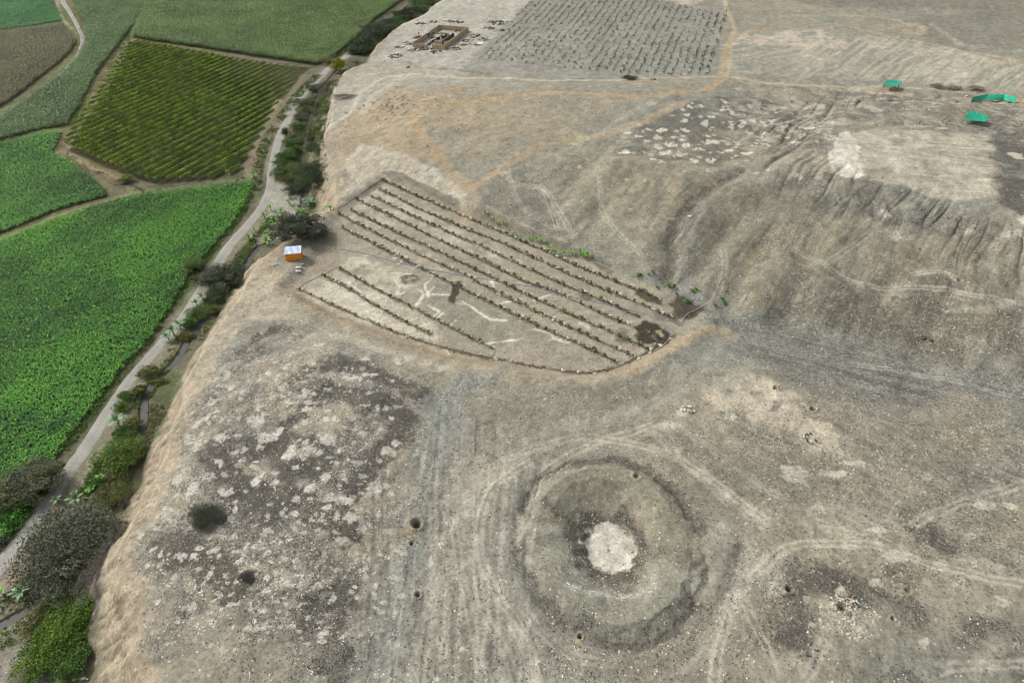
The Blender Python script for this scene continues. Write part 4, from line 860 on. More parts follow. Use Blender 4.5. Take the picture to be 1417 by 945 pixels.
# ------------------------------------------------------------------ trees and shrubs
M_bark = flat_mat('bark', (110,98,84), (78,68,58), .9, 4, .1, .5)
def crown_pts(rx, ry, rz, n, nclump, lobes=.34):
    c = rng.normal(size=(nclump, 3)); c /= np.linalg.norm(c, axis=1)[:, None]; c[:, 2] = np.abs(c[:, 2]) * 1.1 - .3; c *= rng.uniform(.35, 1.08, (nclump, 1)) ; c[:, 2] = np.clip(c[:, 2], -.55, 1)
    k = rng.integers(0, nclump, n); q = rng.normal(size=(n, 3)); q /= np.linalg.norm(q, axis=1)[:, None]; q *= (rng.uniform(.35, 1, (n, 1)) ** .5) * lobes * rng.uniform(.7, 1.25, nclump)[k][:, None]
    p = c[k] + q; return p * np.array([rx, ry, rz]), rng.normal(0, 1, nclump)[k]
def tree(name, ctr, rx, ry, hgt, n, colours, label, cat, leaf=.3, nclump=60, rot=0., group=None, trunk=True, low=.0, gz=None, bare=False):
    """ctr world x,y; ground height from terrain"""
    z = h(np.array([ctr[0]]), np.array([ctr[1]]))[0] if gz is None else gz
    root = empty(name, (ctr[0], ctr[1], z), rot); tag(root, label, cat, group)
    rz = hgt * (.5 - low / 2); cz = hgt - rz * 1.02
    g_ = 1.32 if ctr[1] > 215 and z < -3 else 1.14; rx *= g_; ry *= g_; P, ck = crown_pts(rx, ry, rz, n, nclump, .34 if nclump < 100 else .23); P[:, 2] += cz; P[:, 2] = np.maximum(P[:, 2], .08)
    V, F = leafquads(P, rng.uniform(.6, 1.25, n) * leaf, .45)
    t = np.clip(.5 + .42 * ck + rng.normal(0, .2, n), 0, 1)[:, None]; c = lin(colours[0]) * (1 - t) + lin(colours[1]) * t
    c = c * 1.15
    if len(colours) > 2: yl = (rng.random((n, 1)) < .12); c = np.where(yl, lin(colours[2]), c)
    link('crown', mesh_of('crown', V, F, M_leaf, np.repeat(c, 4, 0)), root)
    mb = MB()
    if trunk:
        tr = max(.06, hgt * .035); mb.tube([(0, 0, -.3), (.1, .05, cz * .5), (.0, .1, cz)], [tr * 1.3, tr, tr * .7], 7)
        for i in range(9 if not bare else 26):
            a = i * 2.4 + .4; e = (math.cos(a) * rx * .72, math.sin(a) * ry * .72, cz + rz * random.uniform(-.25, .75)); s0 = random.uniform(.3, 1) * cz
            mb.tube([(0, 0.03, s0), (e[0] * .5, e[1] * .5, (s0 + e[2]) / 2 + .1 * rz), e], [tr * .55, tr * .35, tr * .12], 5)
    else:
        for i in range(12):
            a = i * 2.4; mb.tube([(0, 0, -.1), (math.cos(a) * rx * .3, math.sin(a) * ry * .3, hgt * .4), (math.cos(a) * rx * .75, math.sin(a) * ry * .75, hgt * .7)], [.05, .035, .015], 4)
    mb.build('trunk' if trunk else 'stems', M_bark, root)
    return root
def px2m(px, py_, z): return FPX / ((CAMH - z) / -rays([(px, py_)])[0, 2])
def vt(name, px, py_, rpx, hgt, n, colours, label, cat, ry=None, lift=.5, plateau=False, **k):
    z0 = 0 if plateau else -vdrop(GV([(px, py_)])[0][1]); zz = z0 + hgt * lift; xy = onz([(px, py_)], zz)[0]; s = px2m(px, py_, zz)
    return tree(name, xy, rpx / s, (ry if ry else rpx) / s, hgt, n, colours, label, cat, **k)
GG = ((66,72,54), (104,108,88)); DG = ((40,54,32), (72,86,52)); BG = ((54,84,26), (100,130,44), (130,150,58)); OL = ((68,78,38), (112,116,58)); MG = ((46,74,28), (86,118,48)); DRY = ((84,80,72), (122,116,106))
vt('broad_tree', 92, 756, 60, 8.0, 26000, GG, 'large spreading grey-green tree between the road and the sand slope', 'tree', ry=62, leaf=.22, nclump=230)
a_, b_ = onz([(42,925)], -8.5)[0], onz([(122,822)], -8.5)[0]; v_ = b_ - a_; c_ = (a_ + b_) / 2
tree('green_thicket', (c_[0], c_[1]), np.hypot(*v_) / 2 * 1.12, 3.9, 3.4, 24000, BG, 'long bright yellow-green thicket at the foot of the sand slope', 'shrub', leaf=.17, nclump=240, rot=math.atan2(v_[1], v_[0]), trunk=False)
vt('green_thicket', 95, 915, 22, 2.6, 5000, MG, 'blue-green bush at the lower end of the long bright thicket', 'shrub', leaf=.17, trunk=False)
vt('dry_bush', 147, 802, 13, 1.8, 4200, DRY, 'bare grey brush between the bright thicket and the sand slope', 'shrub', ry=42, leaf=.10, trunk=False)
vt('dry_bush', 46, 862, 16, 1.4, 2200, OL, 'low olive bush beside the canal at lower left', 'shrub', ry=22, leaf=.14, trunk=False)
vt('broad_tree', 40, 668, 42, 5.0, 14000, ((72,80,54), (112,114,86)), 'grey-green spreading tree at the near corner of the maize field', 'tree', ry=36, leaf=.2, nclump=140)
vt('broad_tree', 2, 700, 26, 3.6, 5000, ((66,80,48), (104,112,76)), 'small grey-green tree cut by the left edge below the near maize field', 'tree', leaf=.2, nclump=60)
vt('shrub', 8, 722, 22, 2.0, 3600, ((40,84,26), (74,128,40)), 'vivid green bush beside the road at the left edge', 'shrub', leaf=.2, trunk=False)
vt('shrub', -4, 748, 12, 1.6, 1500, GG, 'grey-green low bush on the road edge at the far left', 'shrub', leaf=.18, trunk=False)
vt('flowering_tree', 167, 628, 29, 4.6, 9000, ((50,84,26), (92,120,44), (158,156,64)), 'green tree speckled with yellow blossom beside the canal and road', 'tree', ry=30, leaf=.19, nclump=90)
vt('shrub', 157, 682, 24, 2.6, 5200, OL, 'olive shrub over the canal behind the large spreading tree', 'shrub', ry=20, leaf=.16, trunk=False)
vt('dry_bush', 178, 690, 13, 1.8, 1800, DRY, 'small grey dry bush touching the sand slope', 'shrub', leaf=.12, trunk=False)
vt('round_bush', 175, 548, 10, 2.2, 3200, ((56,84,26), (88,116,36)), 'rounded green bush at the road edge, upper of a touching pair', 'shrub', ry=9, leaf=.13, trunk=False)
vt('round_bush', 168, 563, 10, 2.0, 3200, ((62,90,24), (98,124,36)), 'rounded yellow-green bush at the road edge, lower of a touching pair', 'shrub', ry=8, leaf=.13, trunk=False)
vt('shrub', 204, 514, 13, 2.0, 2600, OL, 'olive shrub between the road and the canal above the rounded bushes', 'shrub', ry=11, leaf=.16, trunk=False)
vt('shrub', 218, 527, 12, 1.0, 1200, OL, 'low creeping shrub hanging over the canal edge', 'shrub', ry=6, leaf=.14, trunk=False)
vt('shrub', 229, 512, 12, 1.0, 1200, MG, 'low green shrub on the sand slope edge over the canal', 'shrub', ry=5, leaf=.14, trunk=False)
vt('dark_tree', 311, 383, 30, 6.5, 15000, ((54,62,44), (88,94,72)), 'dark broad tree leaning over the canal at the plateau edge, beside the road', 'tree', ry=31, leaf=.21, nclump=130)
vt('shrub', 268, 367, 12, 3.4, 3600, ((62,84,36), (104,116,60)), 'olive bush at the maize edge, across the road from the dark tree', 'shrub', ry=13, leaf=.17, trunk=False)
vt('shrub', 272, 432, 13, 2.6, 2800, MG, 'green shrub beside the road below the dark tree', 'shrub', ry=15, leaf=.18, trunk=False)
vt('shrub', 275, 387, 8, 2.0, 1500, DG, 'dark bush at the maize edge just below the olive bush', 'shrub', ry=8, leaf=.17, trunk=False)
vt('dark_tree', 413, 312, 31, 7.0, 17000, ((50,58,42), (84,90,70)), 'dark grey-green tree behind the little orange and blue hut', 'tree', ry=27, leaf=.22, nclump=120, plateau=True)
vt('shrub', 445, 322, 18, 2.0, 2600, ((84,86,66), (116,112,92)), 'thin grey scrub on the bank right of the dark tree by the hut', 'shrub', ry=16, leaf=.15, trunk=False, plateau=True)
vt('dark_tree', 434, 250, 18, 6.0, 10000, ((38,58,32), (68,88,50)), 'tall dark green tree at the mouth of the orange ravine', 'tree', ry=25, leaf=.22, nclump=90)
vt('shrub', 388, 238, 12, 2.6, 2600, MG, 'green bush beside the road just above the road junction', 'shrub', ry=14, leaf=.2, trunk=False)
vt('shrub', 399, 247, 10, 2.4, 2000, OL, 'olive bush behind the road junction beside the dark tree', 'shrub', ry=12, leaf=.2, trunk=False)
vt('shrub', 396, 215, 13, 3.0, 3600, ((40,76,28), (78,114,44)), 'bright green bush hugging the right side of the road', 'shrub', ry=9, leaf=.2, trunk=False)
vt('shrub', 407, 206, 8, 2.6, 1800, MG, 'green bush between the road and the canal bend', 'shrub', ry=8, leaf=.2, trunk=False)
vt('cypress', 395, 182, 4, 4.2, 1500, DG, 'small dark upright conifer on the road edge', 'tree', ry=6, leaf=.18)
vt('shrub', 439, 186, 11, 2.4, 2600, OL, 'olive bush between the canal and the tan plateau edge', 'shrub', ry=9, leaf=.2, trunk=False)
vt('shrub', 436, 214, 10, 2.4, 2400, MG, 'green bush on the canal bank above the dark ravine tree', 'shrub', ry=10, leaf=.2, trunk=False)
vt('shrub', 448, 208, 8, 2.0, 1500, OL, 'small olive bush touching the tan plateau edge', 'shrub', ry=12, leaf=.18, trunk=False)
vt('shrub', 421, 141, 13, 2.8, 2800, ((58,72,44), (92,100,68)), 'grey-green bush on the right of the road near the canal head', 'shrub', ry=8, leaf=.2, trunk=False)
vt('shrub', 434, 122, 9, 2.4, 1800, DG, 'dark bush beside the upper road bend', 'shrub', ry=8, leaf=.2, trunk=False)
vt('broad_tree', 450, 120, 12, 4.2, 3800, ((70,74,58), (104,106,86)), 'thin grey tree above the canal beside the upper road', 'tree', ry=14, leaf=.2, nclump=50)
vt('shrub', 457, 140, 10, 2.0, 1800, OL, 'olive scrub below the white bank at the upper canal', 'shrub', ry=8, leaf=.2, trunk=False)
vt('shrub', 452, 160, 9, 2.0, 1600, ((64,78,44), (96,108,64)), 'grey-green scrub at the foot of the white bank', 'shrub', ry=9, leaf=.2, trunk=False)
vt('yellow_tree', 468, 87, 8, 7.5, 3600, ((110,118,30), (160,156,50)), 'slender yellow-green tree standing alone at the end of the road', 'tree', ry=8, leaf=.28, nclump=40)
vt('shrub', 455, 84, 7, 3.2, 1300, ((100,90,58), (134,116,80)), 'brown bush beside the slender yellow-green tree', 'shrub', leaf=.25, trunk=False)
vt('bare_tree', 493, 85, 15, 4.0, 1800, ((96,90,82), (130,122,110)), 'bare grey leafless tree at the edge of the white plateau', 'tree', ry=10, leaf=.12, bare=True)
vt('dark_tree', 505, 60, 15, 6.0, 5200, ((38,56,34), (66,84,52)), 'dark green tree below the tall maize field, right of the road end', 'tree', ry=14, leaf=.3, nclump=60)
vt('dark_tree', 520, 40, 17, 6.5, 5600, ((54,62,46), (84,88,68)), 'brownish dark tree at the maize edge left of the walled ruin', 'tree', ry=15, leaf=.3, nclump=60)
vt('dark_tree', 541, 33, 14, 5.5, 4200, ((46,62,36), (74,92,52)), 'mid green tree at the maize edge between two darker ones', 'tree', ry=12, leaf=.3, nclump=50)
vt('dark_tree', 569, 17, 13, 6.5, 4200, ((38,48,34), (62,72,50)), 'very dark round tree at the top of the maize edge', 'tree', ry=13, leaf=.3, nclump=50)
vt('shrub', 583, 12, 10, 3.5, 2200, MG, 'green bush beside the very dark round tree at the plateau edge', 'shrub', ry=8, leaf=.3, trunk=False)
vt('shrub', 597, 2, 13, 3.5, 2400, ((44,76,30), (80,112,48)), 'bright green bushes at the top edge above the walled ruin', 'shrub', ry=7, leaf=.3, trunk=False)
vt('shrub', 487, 70, 8, 3.0, 1600, MG, 'green bush beside the road end under the dark tree', 'shrub', ry=6, leaf=.3, trunk=False)
vt('shrub', 554, 26, 9, 3.0, 1600, MG, 'green bush in the tree line left of the ruin', 'shrub', ry=6, leaf=.3, trunk=False)
vt('dry_bush', 477, 136, 15, 1.8, 2600, ((98,94,88), (124,118,110)), 'wide bare grey bush lying on the white bank', 'shrub', ry=8, leaf=.14, trunk=False, plateau=True)
vt('dry_bush', 871, 110, 9, 2.2, 1800, ((70,66,58), (100,94,84)), 'dead grey bush at the lower edge of the far bush plantation', 'shrub', ry=5, leaf=.2, trunk=False, plateau=True)
vt('dark_shrub', 290, 723, 24, 2.3, 7000, ((52,58,42), (84,88,70)), 'lone dark grey-green shrub on the rocky mound', 'shrub', ry=17, leaf=.12, nclump=80, trunk=False, plateau=True)
vt('dark_shrub', 347, 808, 9, 1.0, 1500, ((62,62,50), (90,88,74)), 'small dark low shrub on the rocky mound below the lone shrub', 'shrub', ry=7, leaf=.1, trunk=False, plateau=True)
vt('shrub', 174, 247, 8, 2.8, 2000, ((86,100,38), (130,140,60)), 'yellowish bush at the lower corner of the hedged orchard', 'shrub', ry=7, leaf=.2, trunk=False)
for i, (a, b, r) in enumerate([(1350,124,10),(1320,122,14),(1300,118,10)]):
    vt('dry_bush', a, b, r, 1.6, 900, ((116,110,100), (146,138,124)), ['dark dry brush just behind the long green screen', 'wide dark dry brush between the small shade and the long green screen', 'thin dark brush nearest the small green shade'][i], 'shrub', ry=6, leaf=.22, trunk=False, plateau=True)

more = [(433,187,11,OL,'olive bush on the left canal bank at its middle bend'),(447,176,9,MG,'green bush under the tan plateau edge above the canal bend'),(454,164,10,OL,'olive bush pressed against the foot of the plateau below the white bank'),
 (416,161,9,GG,'grey bush midway between road and upper canal'),(421,151,9,OL,'olive bush just under the grey-green bush near the canal head'),(412,174,10,MG,'green bush midway between the conifer and the canal'),(403,196,10,MG,'green bush beside the small upright conifer'),
 (388,224,11,MG,'green bush overhanging the road above the junction'),(408,232,13,OL,'olive bush left of the tall ravine tree'),(418,256,12,DG,'dark bush at the foot of the tall ravine tree'),(441,226,12,DG,'dark bush behind the tall ravine tree'),(425,238,11,MG,'green bush between the canal end and the tall ravine tree'),
 (464,118,10,OL,'olive scrub touching the white bank beside the upper road'),(449,132,10,DRY,'grey scrub over the canal head'),(452,148,9,MG,'green scrub between the canal head and the white bank'),(404,262,9,DG,'dark bush at the edge of the road yard'),
 (495,70,10,DG,'dark bush between the bare tree and the maize'),(512,50,12,DG,'dark bush joining the two trees below the maize'),(531,40,11,MG,'green bush behind the brownish dark tree'),(553,20,12,DG,'dark bush on the maize edge left of the darkest tree'),(577,4,10,MG,'green bush at the top behind the darkest tree'),
 (258,462,9,OL,'olive bush on the canal bank below the banana group'),(262,446,9,MG,'green bush between the banana group and the canal'),(300,412,14,DG,'dark brush under the leaning tree at the canal'),(296,428,9,OL,'olive brush hanging over the canal by the leaning tree'),(186,585,9,OL,'olive bush between the large banana plant and the canal'),(172,598,12,MG,'green bush under the large pale banana plant'),(193,540,9,OL,'dull bush between the rounded bushes and the canal'),
 (133,668,9,MG,'green low bush on the slope left of the blossom tree'),(70,792,12,GG,'grey bush at the lower edge of the large spreading tree')]
for a, b, r_, cc, lab in more: vt('shrub', a, b, r_, 2.4 if b > 80 else 3.6, int(r_ * 190), cc, lab, 'shrub', ry=r_ * .85, leaf=.18 if b > 80 else .3, trunk=False)

# banana plants: > stem, leaf
M_bleaf = vcol_mat('banana_leaf', .5, .3, .15, 2)
def banana_mesh(nl, seedv, c0, c1, upright=.5):
    r = random.Random(seedv); V = []; F = []; Cc = []
    for i in range(nl):
        a = i * 2.4 + r.uniform(-.3, .3); L = r.uniform(1.5, 2.4); e = r.uniform(.25, .9) + upright * .4; wd = r.uniform(.24, .36)
        cc = lin(c0) * (1 - (q := r.random())) + lin(c1) * q; o = len(V); S = 6
        for s in range(S + 1):
            t = s / S; d_ = L * t * math.cos(e * (1 - .3 * t)); z = 1.25 + L * (math.sin(e) * t - .62 * t * t * (1.25 - e * .5)); ww = wd * math.sin(math.pi * min(1, .08 + t * .95)) ** .6
            for q2, dz in ((-1, .10), (0, 0), (1, .10)):
                V.append((math.cos(a) * d_ - math.sin(a) * ww * q2, math.sin(a) * d_ + math.cos(a) * ww * q2, z + dz * ww * 2)); Cc.append(cc * (1.25 if q2 == 0 else 1))
        for s in range(S):
            for k in (0, 1): F.append([o + s*3 + k, o + s*3 + k + 1, o + s*3 + k + 4, o + s*3 + k + 3])
    return mesh_of('leaf', np.array(V), np.array(F), M_bleaf, np.array(Cc), smooth_=True)
M_bst = flat_mat('banana_stem', (120,128,74), (96,92,60), .7, 5)
stem_me = mesh_of('stem', (mb := MB().tube([(0, 0, -.1), (.02, 0, .6), (0, 0, 1.45)], [.15, .12, .07], 8)).v, mb.f, M_bst)
bl = [banana_mesh(9, i, (62,96,58), (112,138,98)) for i in range(3)] + [banana_mesh(7, 9 + i, (74,120,40), (108,152,56), 1.2) for i in range(2)]
def banana(px, py_, s, k, label, lift=1.0, plateau=False, group=None):
    z0 = 0 if plateau else -vdrop(GV([(px, py_)])[0][1]); xy = onz([(px, py_)], z0 + lift * s)[0]
    z = h(np.array([xy[0]]), np.array([xy[1]]))[0]
    r = empty('banana_plant', (xy[0], xy[1], z), random.uniform(0, 6)); r.scale = (s, s, s); tag(r, label, 'banana plant', group)
    link('stem', stem_me, r); link('leaf', bl[k], r)
banana(162, 584, 1.45, 0, 'large pale-leaved banana plant beside the road under the rounded bushes')
banana(107, 692, 1.3, 1, 'banana plant with drooping leaves by the road above the large spreading tree')
banana(128, 678, .8, 3, 'small bright banana plant between the spreading tree and the yellow blossom tree')
banana(140, 662, .8, 4, 'small banana plant just below the yellow blossom tree')
banana(30, 820, 1.2, 2, 'grey-green banana plant beside the canal at lower left')
banana(34, 808, .8, 3, 'small green banana plant behind the one at lower left canal')
banana(79, 692, .8, 0, 'low banana plant on the road edge left of the spreading tree')
banana(2, 820, .7, 4, 'bright banana shoot at the left edge by the road')
banana(239, 459, 1.4, 1, 'banana plant beside the road, lower of the group under the dark tree')
banana(248, 450, 1.2, 0, 'banana plant beside the road, middle of the group under the dark tree')
banana(232, 466, 1.1, 2, 'banana plant leaning over the road below the dark tree')
banana(280, 412, 1.0, 0, 'banana plant at the foot of the dark leaning tree')
banana(272, 420, 1.0, 1, 'banana plant by the road just under the dark leaning tree')
banana(268, 446, .8, 3, 'small bright banana plant on the canal edge below the dark tree')
banana(430, 282, 1.5, 0, 'banana plant in shade at the mouth of the orange ravine')
banana(424, 279, 1.3, 2, 'banana plant beside the road yard under the tall dark tree')
banana(388, 324, 1.5, 0, 'dark banana plant above the hut, left of the dark tree')
banana(369, 333, 1.3, 3, 'bright banana plant at the canal bend above the hut')
banana(463, 318, 1.0, 3, 'bright banana plant on the scrub bank beside the planted terrace')
banana(352, 246, 1.2, 3, 'yellow-green banana plant at the corner of the maize by the road')
for i, (a, b) in enumerate([(407,287),(414,290),(418,292),(418,299),(389,293),(365,298),(375,308),(363,312),(385,301),(391,290),(370,322),(379,303),(401,282),(352,318),(345,330),(398,279),(380,312),(374,288)]):
    banana(a, b, .62 + .2 * (i % 3), 3 + i % 2, 'young bright green banana shoot in the rough ground between road and dark tree', group='young banana shoots beside the road')
for i, (a, b) in enumerate([(672,297),(680,303),(688,308),(697,310),(706,318),(715,322),(722,328),(733,328),(743,330),(752,333),(761,340),(770,345),(782,347),(792,348),(804,349),(808,352),(814,352)]):
    banana(a, b, .6 if i < 8 else .75, 3 + i % 2, 'young green banana plant in the line along the upper bank of the planted terrace', .6, True, 'young banana plants along the terrace bank')

# ------------------------------------------------------------------ planted terrace: hoses, seedlings, spoil heaps
ROWS = [
 ([(528,249),(583,274),(640,299),(695,322),(757,349),(812,374),(865,395),(888,404),(909,413)], 'uppermost row, along the upper bank', 2.7),
 ([(524,262),(552,275),(579,289),(640,315),(685,333),(746,360),(797,384),(856,409),(896,425),(937,443)], 'second row from the upper bank', 2.7),
 ([(514,272),(543,285),(605,315),(672,344),(731,372),(782,395),(833,416),(886,439)], 'third row from the upper bank', 2.9),
 ([(492,275),(547,302),(607,332),(670,362),(727,390),(761,401),(833,434),(875,452),(918,470)], 'fourth row from the upper bank', 2.9),
 ([(484,290),(543,319),(611,351),(672,380),(742,414),(812,445),(846,460),(901,485)], 'fifth row from the upper bank', 2.9),
 ([(469,296),(520,323),(581,353),(640,380),(714,418),(795,456),(878,493)], 'sixth row from the upper bank', 2.9),
 ([(473,315),(531,345),(598,379),(672,416),(740,449),(825,487),(859,506)], 'seventh row, above the bare middle of the terrace', 3.0),
 ([(468,370),(519,399),(563,421),(612,447),(646,464),(686,485)], 'row below the bare middle of the terrace', 3.6),
 ([(446,380),(485,401),(514,419),(557,443),(593,461)], 'short row on the pale soil near the hut', 3.8),
 ([(413,399),(440,413),(476,429),(508,443),(559,464),(618,482),(652,491),(700,499),(740,507),(808,516),(831,513),(859,506),(897,486),(933,464)], 'lowest row, curving along the lower bank', 4.2)]
M_hose = flat_mat('black_hose', (84,76,64), (112,100,82), .7, 3); M_bhose = flat_mat('blue_hose', (132,146,178), (118,132,166), .5, 3)
M_heap = vcol_mat('chalky_heap', .95, .05, .2, 4)
def resample(P, step):
    L = np.concatenate([[0], np.cumsum(np.hypot(*np.diff(P, axis=0).T))]); s = np.arange(step * .3, L[-1], step)
    return np.stack([np.interp(s, L, P[:, 0]), np.interp(s, L, P[:, 1])], 1)
heapm = []
for i in range(5):                                     # a heap of angular chalky lumps
    V = []; F = []; Cc = []
    for k in range(9):
        a = rng.uniform(0, 6.28); r = rng.uniform(0, .38); cx, cy = r * math.cos(a) * 1.3, r * math.sin(a); s = rng.uniform(.10, .22) * (1.2 - r)
        o = len(V); cc = lin((220,214,202)) * rng.uniform(.8, 1.15)
        for q in np.array([[1,0,0],[0,1,0],[-1,0,0],[0,-1,0],[.1,0,1],[0,0,-1.]]) : V.append(np.array([cx, cy, .1 + .2 * (.4 - r)]) + q * s * rng.uniform(.7, 1.3, 3)); Cc.append(cc)
        F += [[o, o+1, o+4], [o+1, o+2, o+4], [o+2, o+3, o+4], [o+3, o, o+4], [o+1, o, o+5], [o+2, o+1, o+5], [o+3, o+2, o+5], [o, o+3, o+5]]
    heapm.append(mesh_of('heap', np.array(V), np.array(F), M_heap, np.array(Cc)))
seedm = []
for i in range(5):
    n = 46 + 12 * i; P, ck = crown_pts(.42, .42, .36, n, 7); P[:, 2] += .4; V, F = leafquads(P, rng.uniform(.10, .19, n))
    t = rng.random((n, 1)); c = (lin((58,80,34)) * (1 - t) + lin((106,128,58)) * t) if i < 4 else (lin((60,110,30)) * (1 - t) + lin((104,160,48)) * t)
    seedm.append(mesh_of('seedling', V, F, M_leaf, np.repeat(c, 4, 0)))
ns = nh = 0
for ri, (pts, desc, step) in enumerate(ROWS):
    W3 = GP(pts); P = smooth(W3[:, :2], 6)
    q = resample(P, 1.6); z = h(q[:, 0], q[:, 1]) + .05; wig = (vnoise(np.arange(len(q)) * .6, np.zeros(len(q)), ri) - .5) * .25
    mb = MB().tube([(a, b, c) for (a, b), c in zip(q + wig[:, None], z)], .055 if ri < 7 else .07, 5)
    tag(mb.build('irrigation_hose', M_hose), 'dark hose of the ' + desc, 'hose', 'irrigation hoses of the planted terrace')
    q = resample(P, step); 
    lo = q.min(0) - 2; hi = q.max(0) + 2
    for j, (a, b) in enumerate(q):
        a += random.uniform(-.3, .3); b += random.uniform(-.3, .3)
        z = h(np.array([a, a + .9]), np.array([b, b]))
        if ns < 300 and random.random() < .93:
            o = link('seedling', seedm[random.choice([0, 1, 1, 2, 2, 3, 3, 4]) if ri < 7 else random.choice([0, 1, 2])], loc=(a, b, z[0]), rz=random.uniform(0, 6)); k_ = random.uniform(.9, 1.6); o.scale = (k_, k_, k_)
            tag(o, 'green seedling in the ' + desc, 'seedling', 'seedlings of the planted terrace'); ns += 1
        if nh < 300 and random.random() < .72:
            ca_ = random.uniform(-1, 1); o = link('spoil_heap', heapm[random.randrange(5)], loc=(a + .8 + .2 * ca_, b - .35 * ca_, h(np.array([a + .8]), np.array([b]))[0] - .03), rz=random.uniform(0, 6))
            k_ = random.uniform(.8, 1.8) * (.8 if ri > 6 else 1); o.scale = (k_ * 1.2, k_, k_)
            tag(o, 'pale chalky heap in the ' + desc, 'soil heap', 'pale heaps beside the seedlings'); nh += 1
print('seedlings', ns, 'heaps', nh)
for pts, lab in (([(528,249),(500,268),(480,282),(467,292),(473,315)], 'dark supply hose along the left end of the upper rows'), ([(468,370),(446,381),(425,391),(413,399)], 'dark supply hose joining the short rows near the hut'),
                 ([(593,461),(595,466),(593,471)], 'short dark hose stub at the end of the short row'), ([(686,485),(684,489),(682,494)], 'short dark hose stub where the row below the bare middle ends')):
    P = smooth(GP(pts)[:, :2], 5); z = h(P[:, 0], P[:, 1]) + .04
    tag(MB().tube([(a, b, c) for (a, b), c in zip(P, z)], .055, 5).build('supply_hose', M_hose), lab, 'hose')
P = smooth(GP([(468,345),(500,350),(540,361),(580,370),(620,378),(680,388),(740,398),(800,413),(850,424),(890,434),(912,442),(922,450),(928,463)])[:, :2], 6); z = h(P[:, 0], P[:, 1]) + .08
tag(MB().tube([(a, b, c) for (a, b), c in zip(P, z)], .09, 6).build('water_hose', M_bhose), 'pale blue hose crossing the planted terrace to the black wet patch', 'hose')
# soil worked up along the rows is dark: low ridges of clods
def clods(pts, n, cc, name, label, spread=.45):
    P = smooth(GP(pts)[:, :2], 6); q = resample(P, .35); q = q[rng.integers(0, len(q), n)] + rng.normal(0, spread, (n, 2))
    keep = fbm1(q[:, 0], q[:, 1], 5, 2, 8) > -.6; q = q[keep]; n = len(q); s = rng.uniform(.07, .22, n); z = h(q[:, 0], q[:, 1])
    B = np.array([[1,0,0],[0,1,0],[-1,0,0],[0,-1,0],[0,0,.8]]); V = (B[None] * s[:, None, None] * rng.uniform(.7, 1.4, (n, 5, 3)) + np.stack([q[:, 0], q[:, 1], z], 1)[:, None]).reshape(-1, 3)
    o = np.arange(n)[:, None] * 5; F = np.concatenate([o + [[0, 1, 4]], o + [[1, 2, 4]], o + [[2, 3, 4]], o + [[3, 0, 4]]], 1).reshape(-1, 3)
    return V, F, np.repeat(lin(cc) * rng.uniform(.6, 1.3, (n, 1)), 5, 0)
Vs, Fs, Cs = [], [], []; off = 0
for pts, desc, step in ROWS:
    L = len(resample(P0(pts), 1)); V, F, c = clods(pts, L * 16, (92,82,64), 'x', 'x'); Vs.append(V); Fs.append(F + off); Cs.append(c); off += len(V)
tag(link('soil_clods', mesh_of('soil_clods', np.vstack(Vs), np.vstack(Fs), M_heap, np.vstack(Cs))), 'dark loose clods of soil turned up along the planting rows', 'soil', kind='stuff')

# ------------------------------------------------------------------ far bush plantation
bushm = []
for i in range(5):
    n = 34; P, ck = crown_pts(.75, .75, .6, n, 7); P[:, 2] += .6; V, F = leafquads(P, rng.uniform(.18, .32, n)); t = rng.random((n, 1))
    bushm.append((V, F, np.repeat(lin((74,72,62)) * (1 - t) + lin((116,112,98)) * t, 4, 0)))
bme = [mesh_of('dry_bush', *b[:2], M_leaf, b[2]) for b in bushm]
A0 = GP([(977,106)])[0][:2]; A1 = GP([(1003,22)])[0][:2]; dr = (A1 - A0) / np.linalg.norm(A1 - A0); pr = np.array([-dr[1], dr[0]])
FP = P0([(642,97),(690,48),(745,-12),(850,-10),(1006,18),(980,109),(860,108),(760,106),(690,104)])
pts = []
for i in range(34):
    for j in range(-4, 130):
        p = A0 + pr * (i * 3.9) + dr * (j * 1.35 + random.uniform(-.6, .6)) + pr * random.gauss(0, .45); pts.append((p[0], p[1], i))
pts = np.array(pts); pts = pts[inside(pts[:, 0], pts[:, 1], FP)]
den = fbm1(pts[:, 0], pts[:, 1], 16, 3, 404) * .5 + .5; keep = rng.random(len(pts)) < .18 + .85 * den; pts = pts[keep]
pts = pts[np.argsort(pts[:, 1])]; zz = h(pts[:, 0], pts[:, 1]); print('bushes', len(pts)); Vs, Fs, Cs = [], [], []; off = 0
for j, (x, y, i) in enumerate(pts):
    s = random.uniform(.35, .95) * (1.3 if i < 2 else 1)
    if j < 300:
        o = link('plantation_bush', bme[j % 5], loc=(x, y, zz[j]), rz=random.uniform(0, 6)); o.scale = (s, s, s)
        tag(o, 'small dry dark bush in the nearer half of the far plantation rows', 'bush', 'bushes of the far plantation')
    else:
        V, F, c = bushm[j % 5]; Vs.append(V * s + (x, y, zz[j])); Fs.append(F + off); Cs.append(c); off += len(V)
tag(link('plantation_bushes', mesh_of('plantation_bushes', np.vstack(Vs), np.vstack(Fs), M_leaf, np.vstack(Cs))), 'rows of small dry bushes in the farther part of the far plantation', 'bushes', kind='stuff')

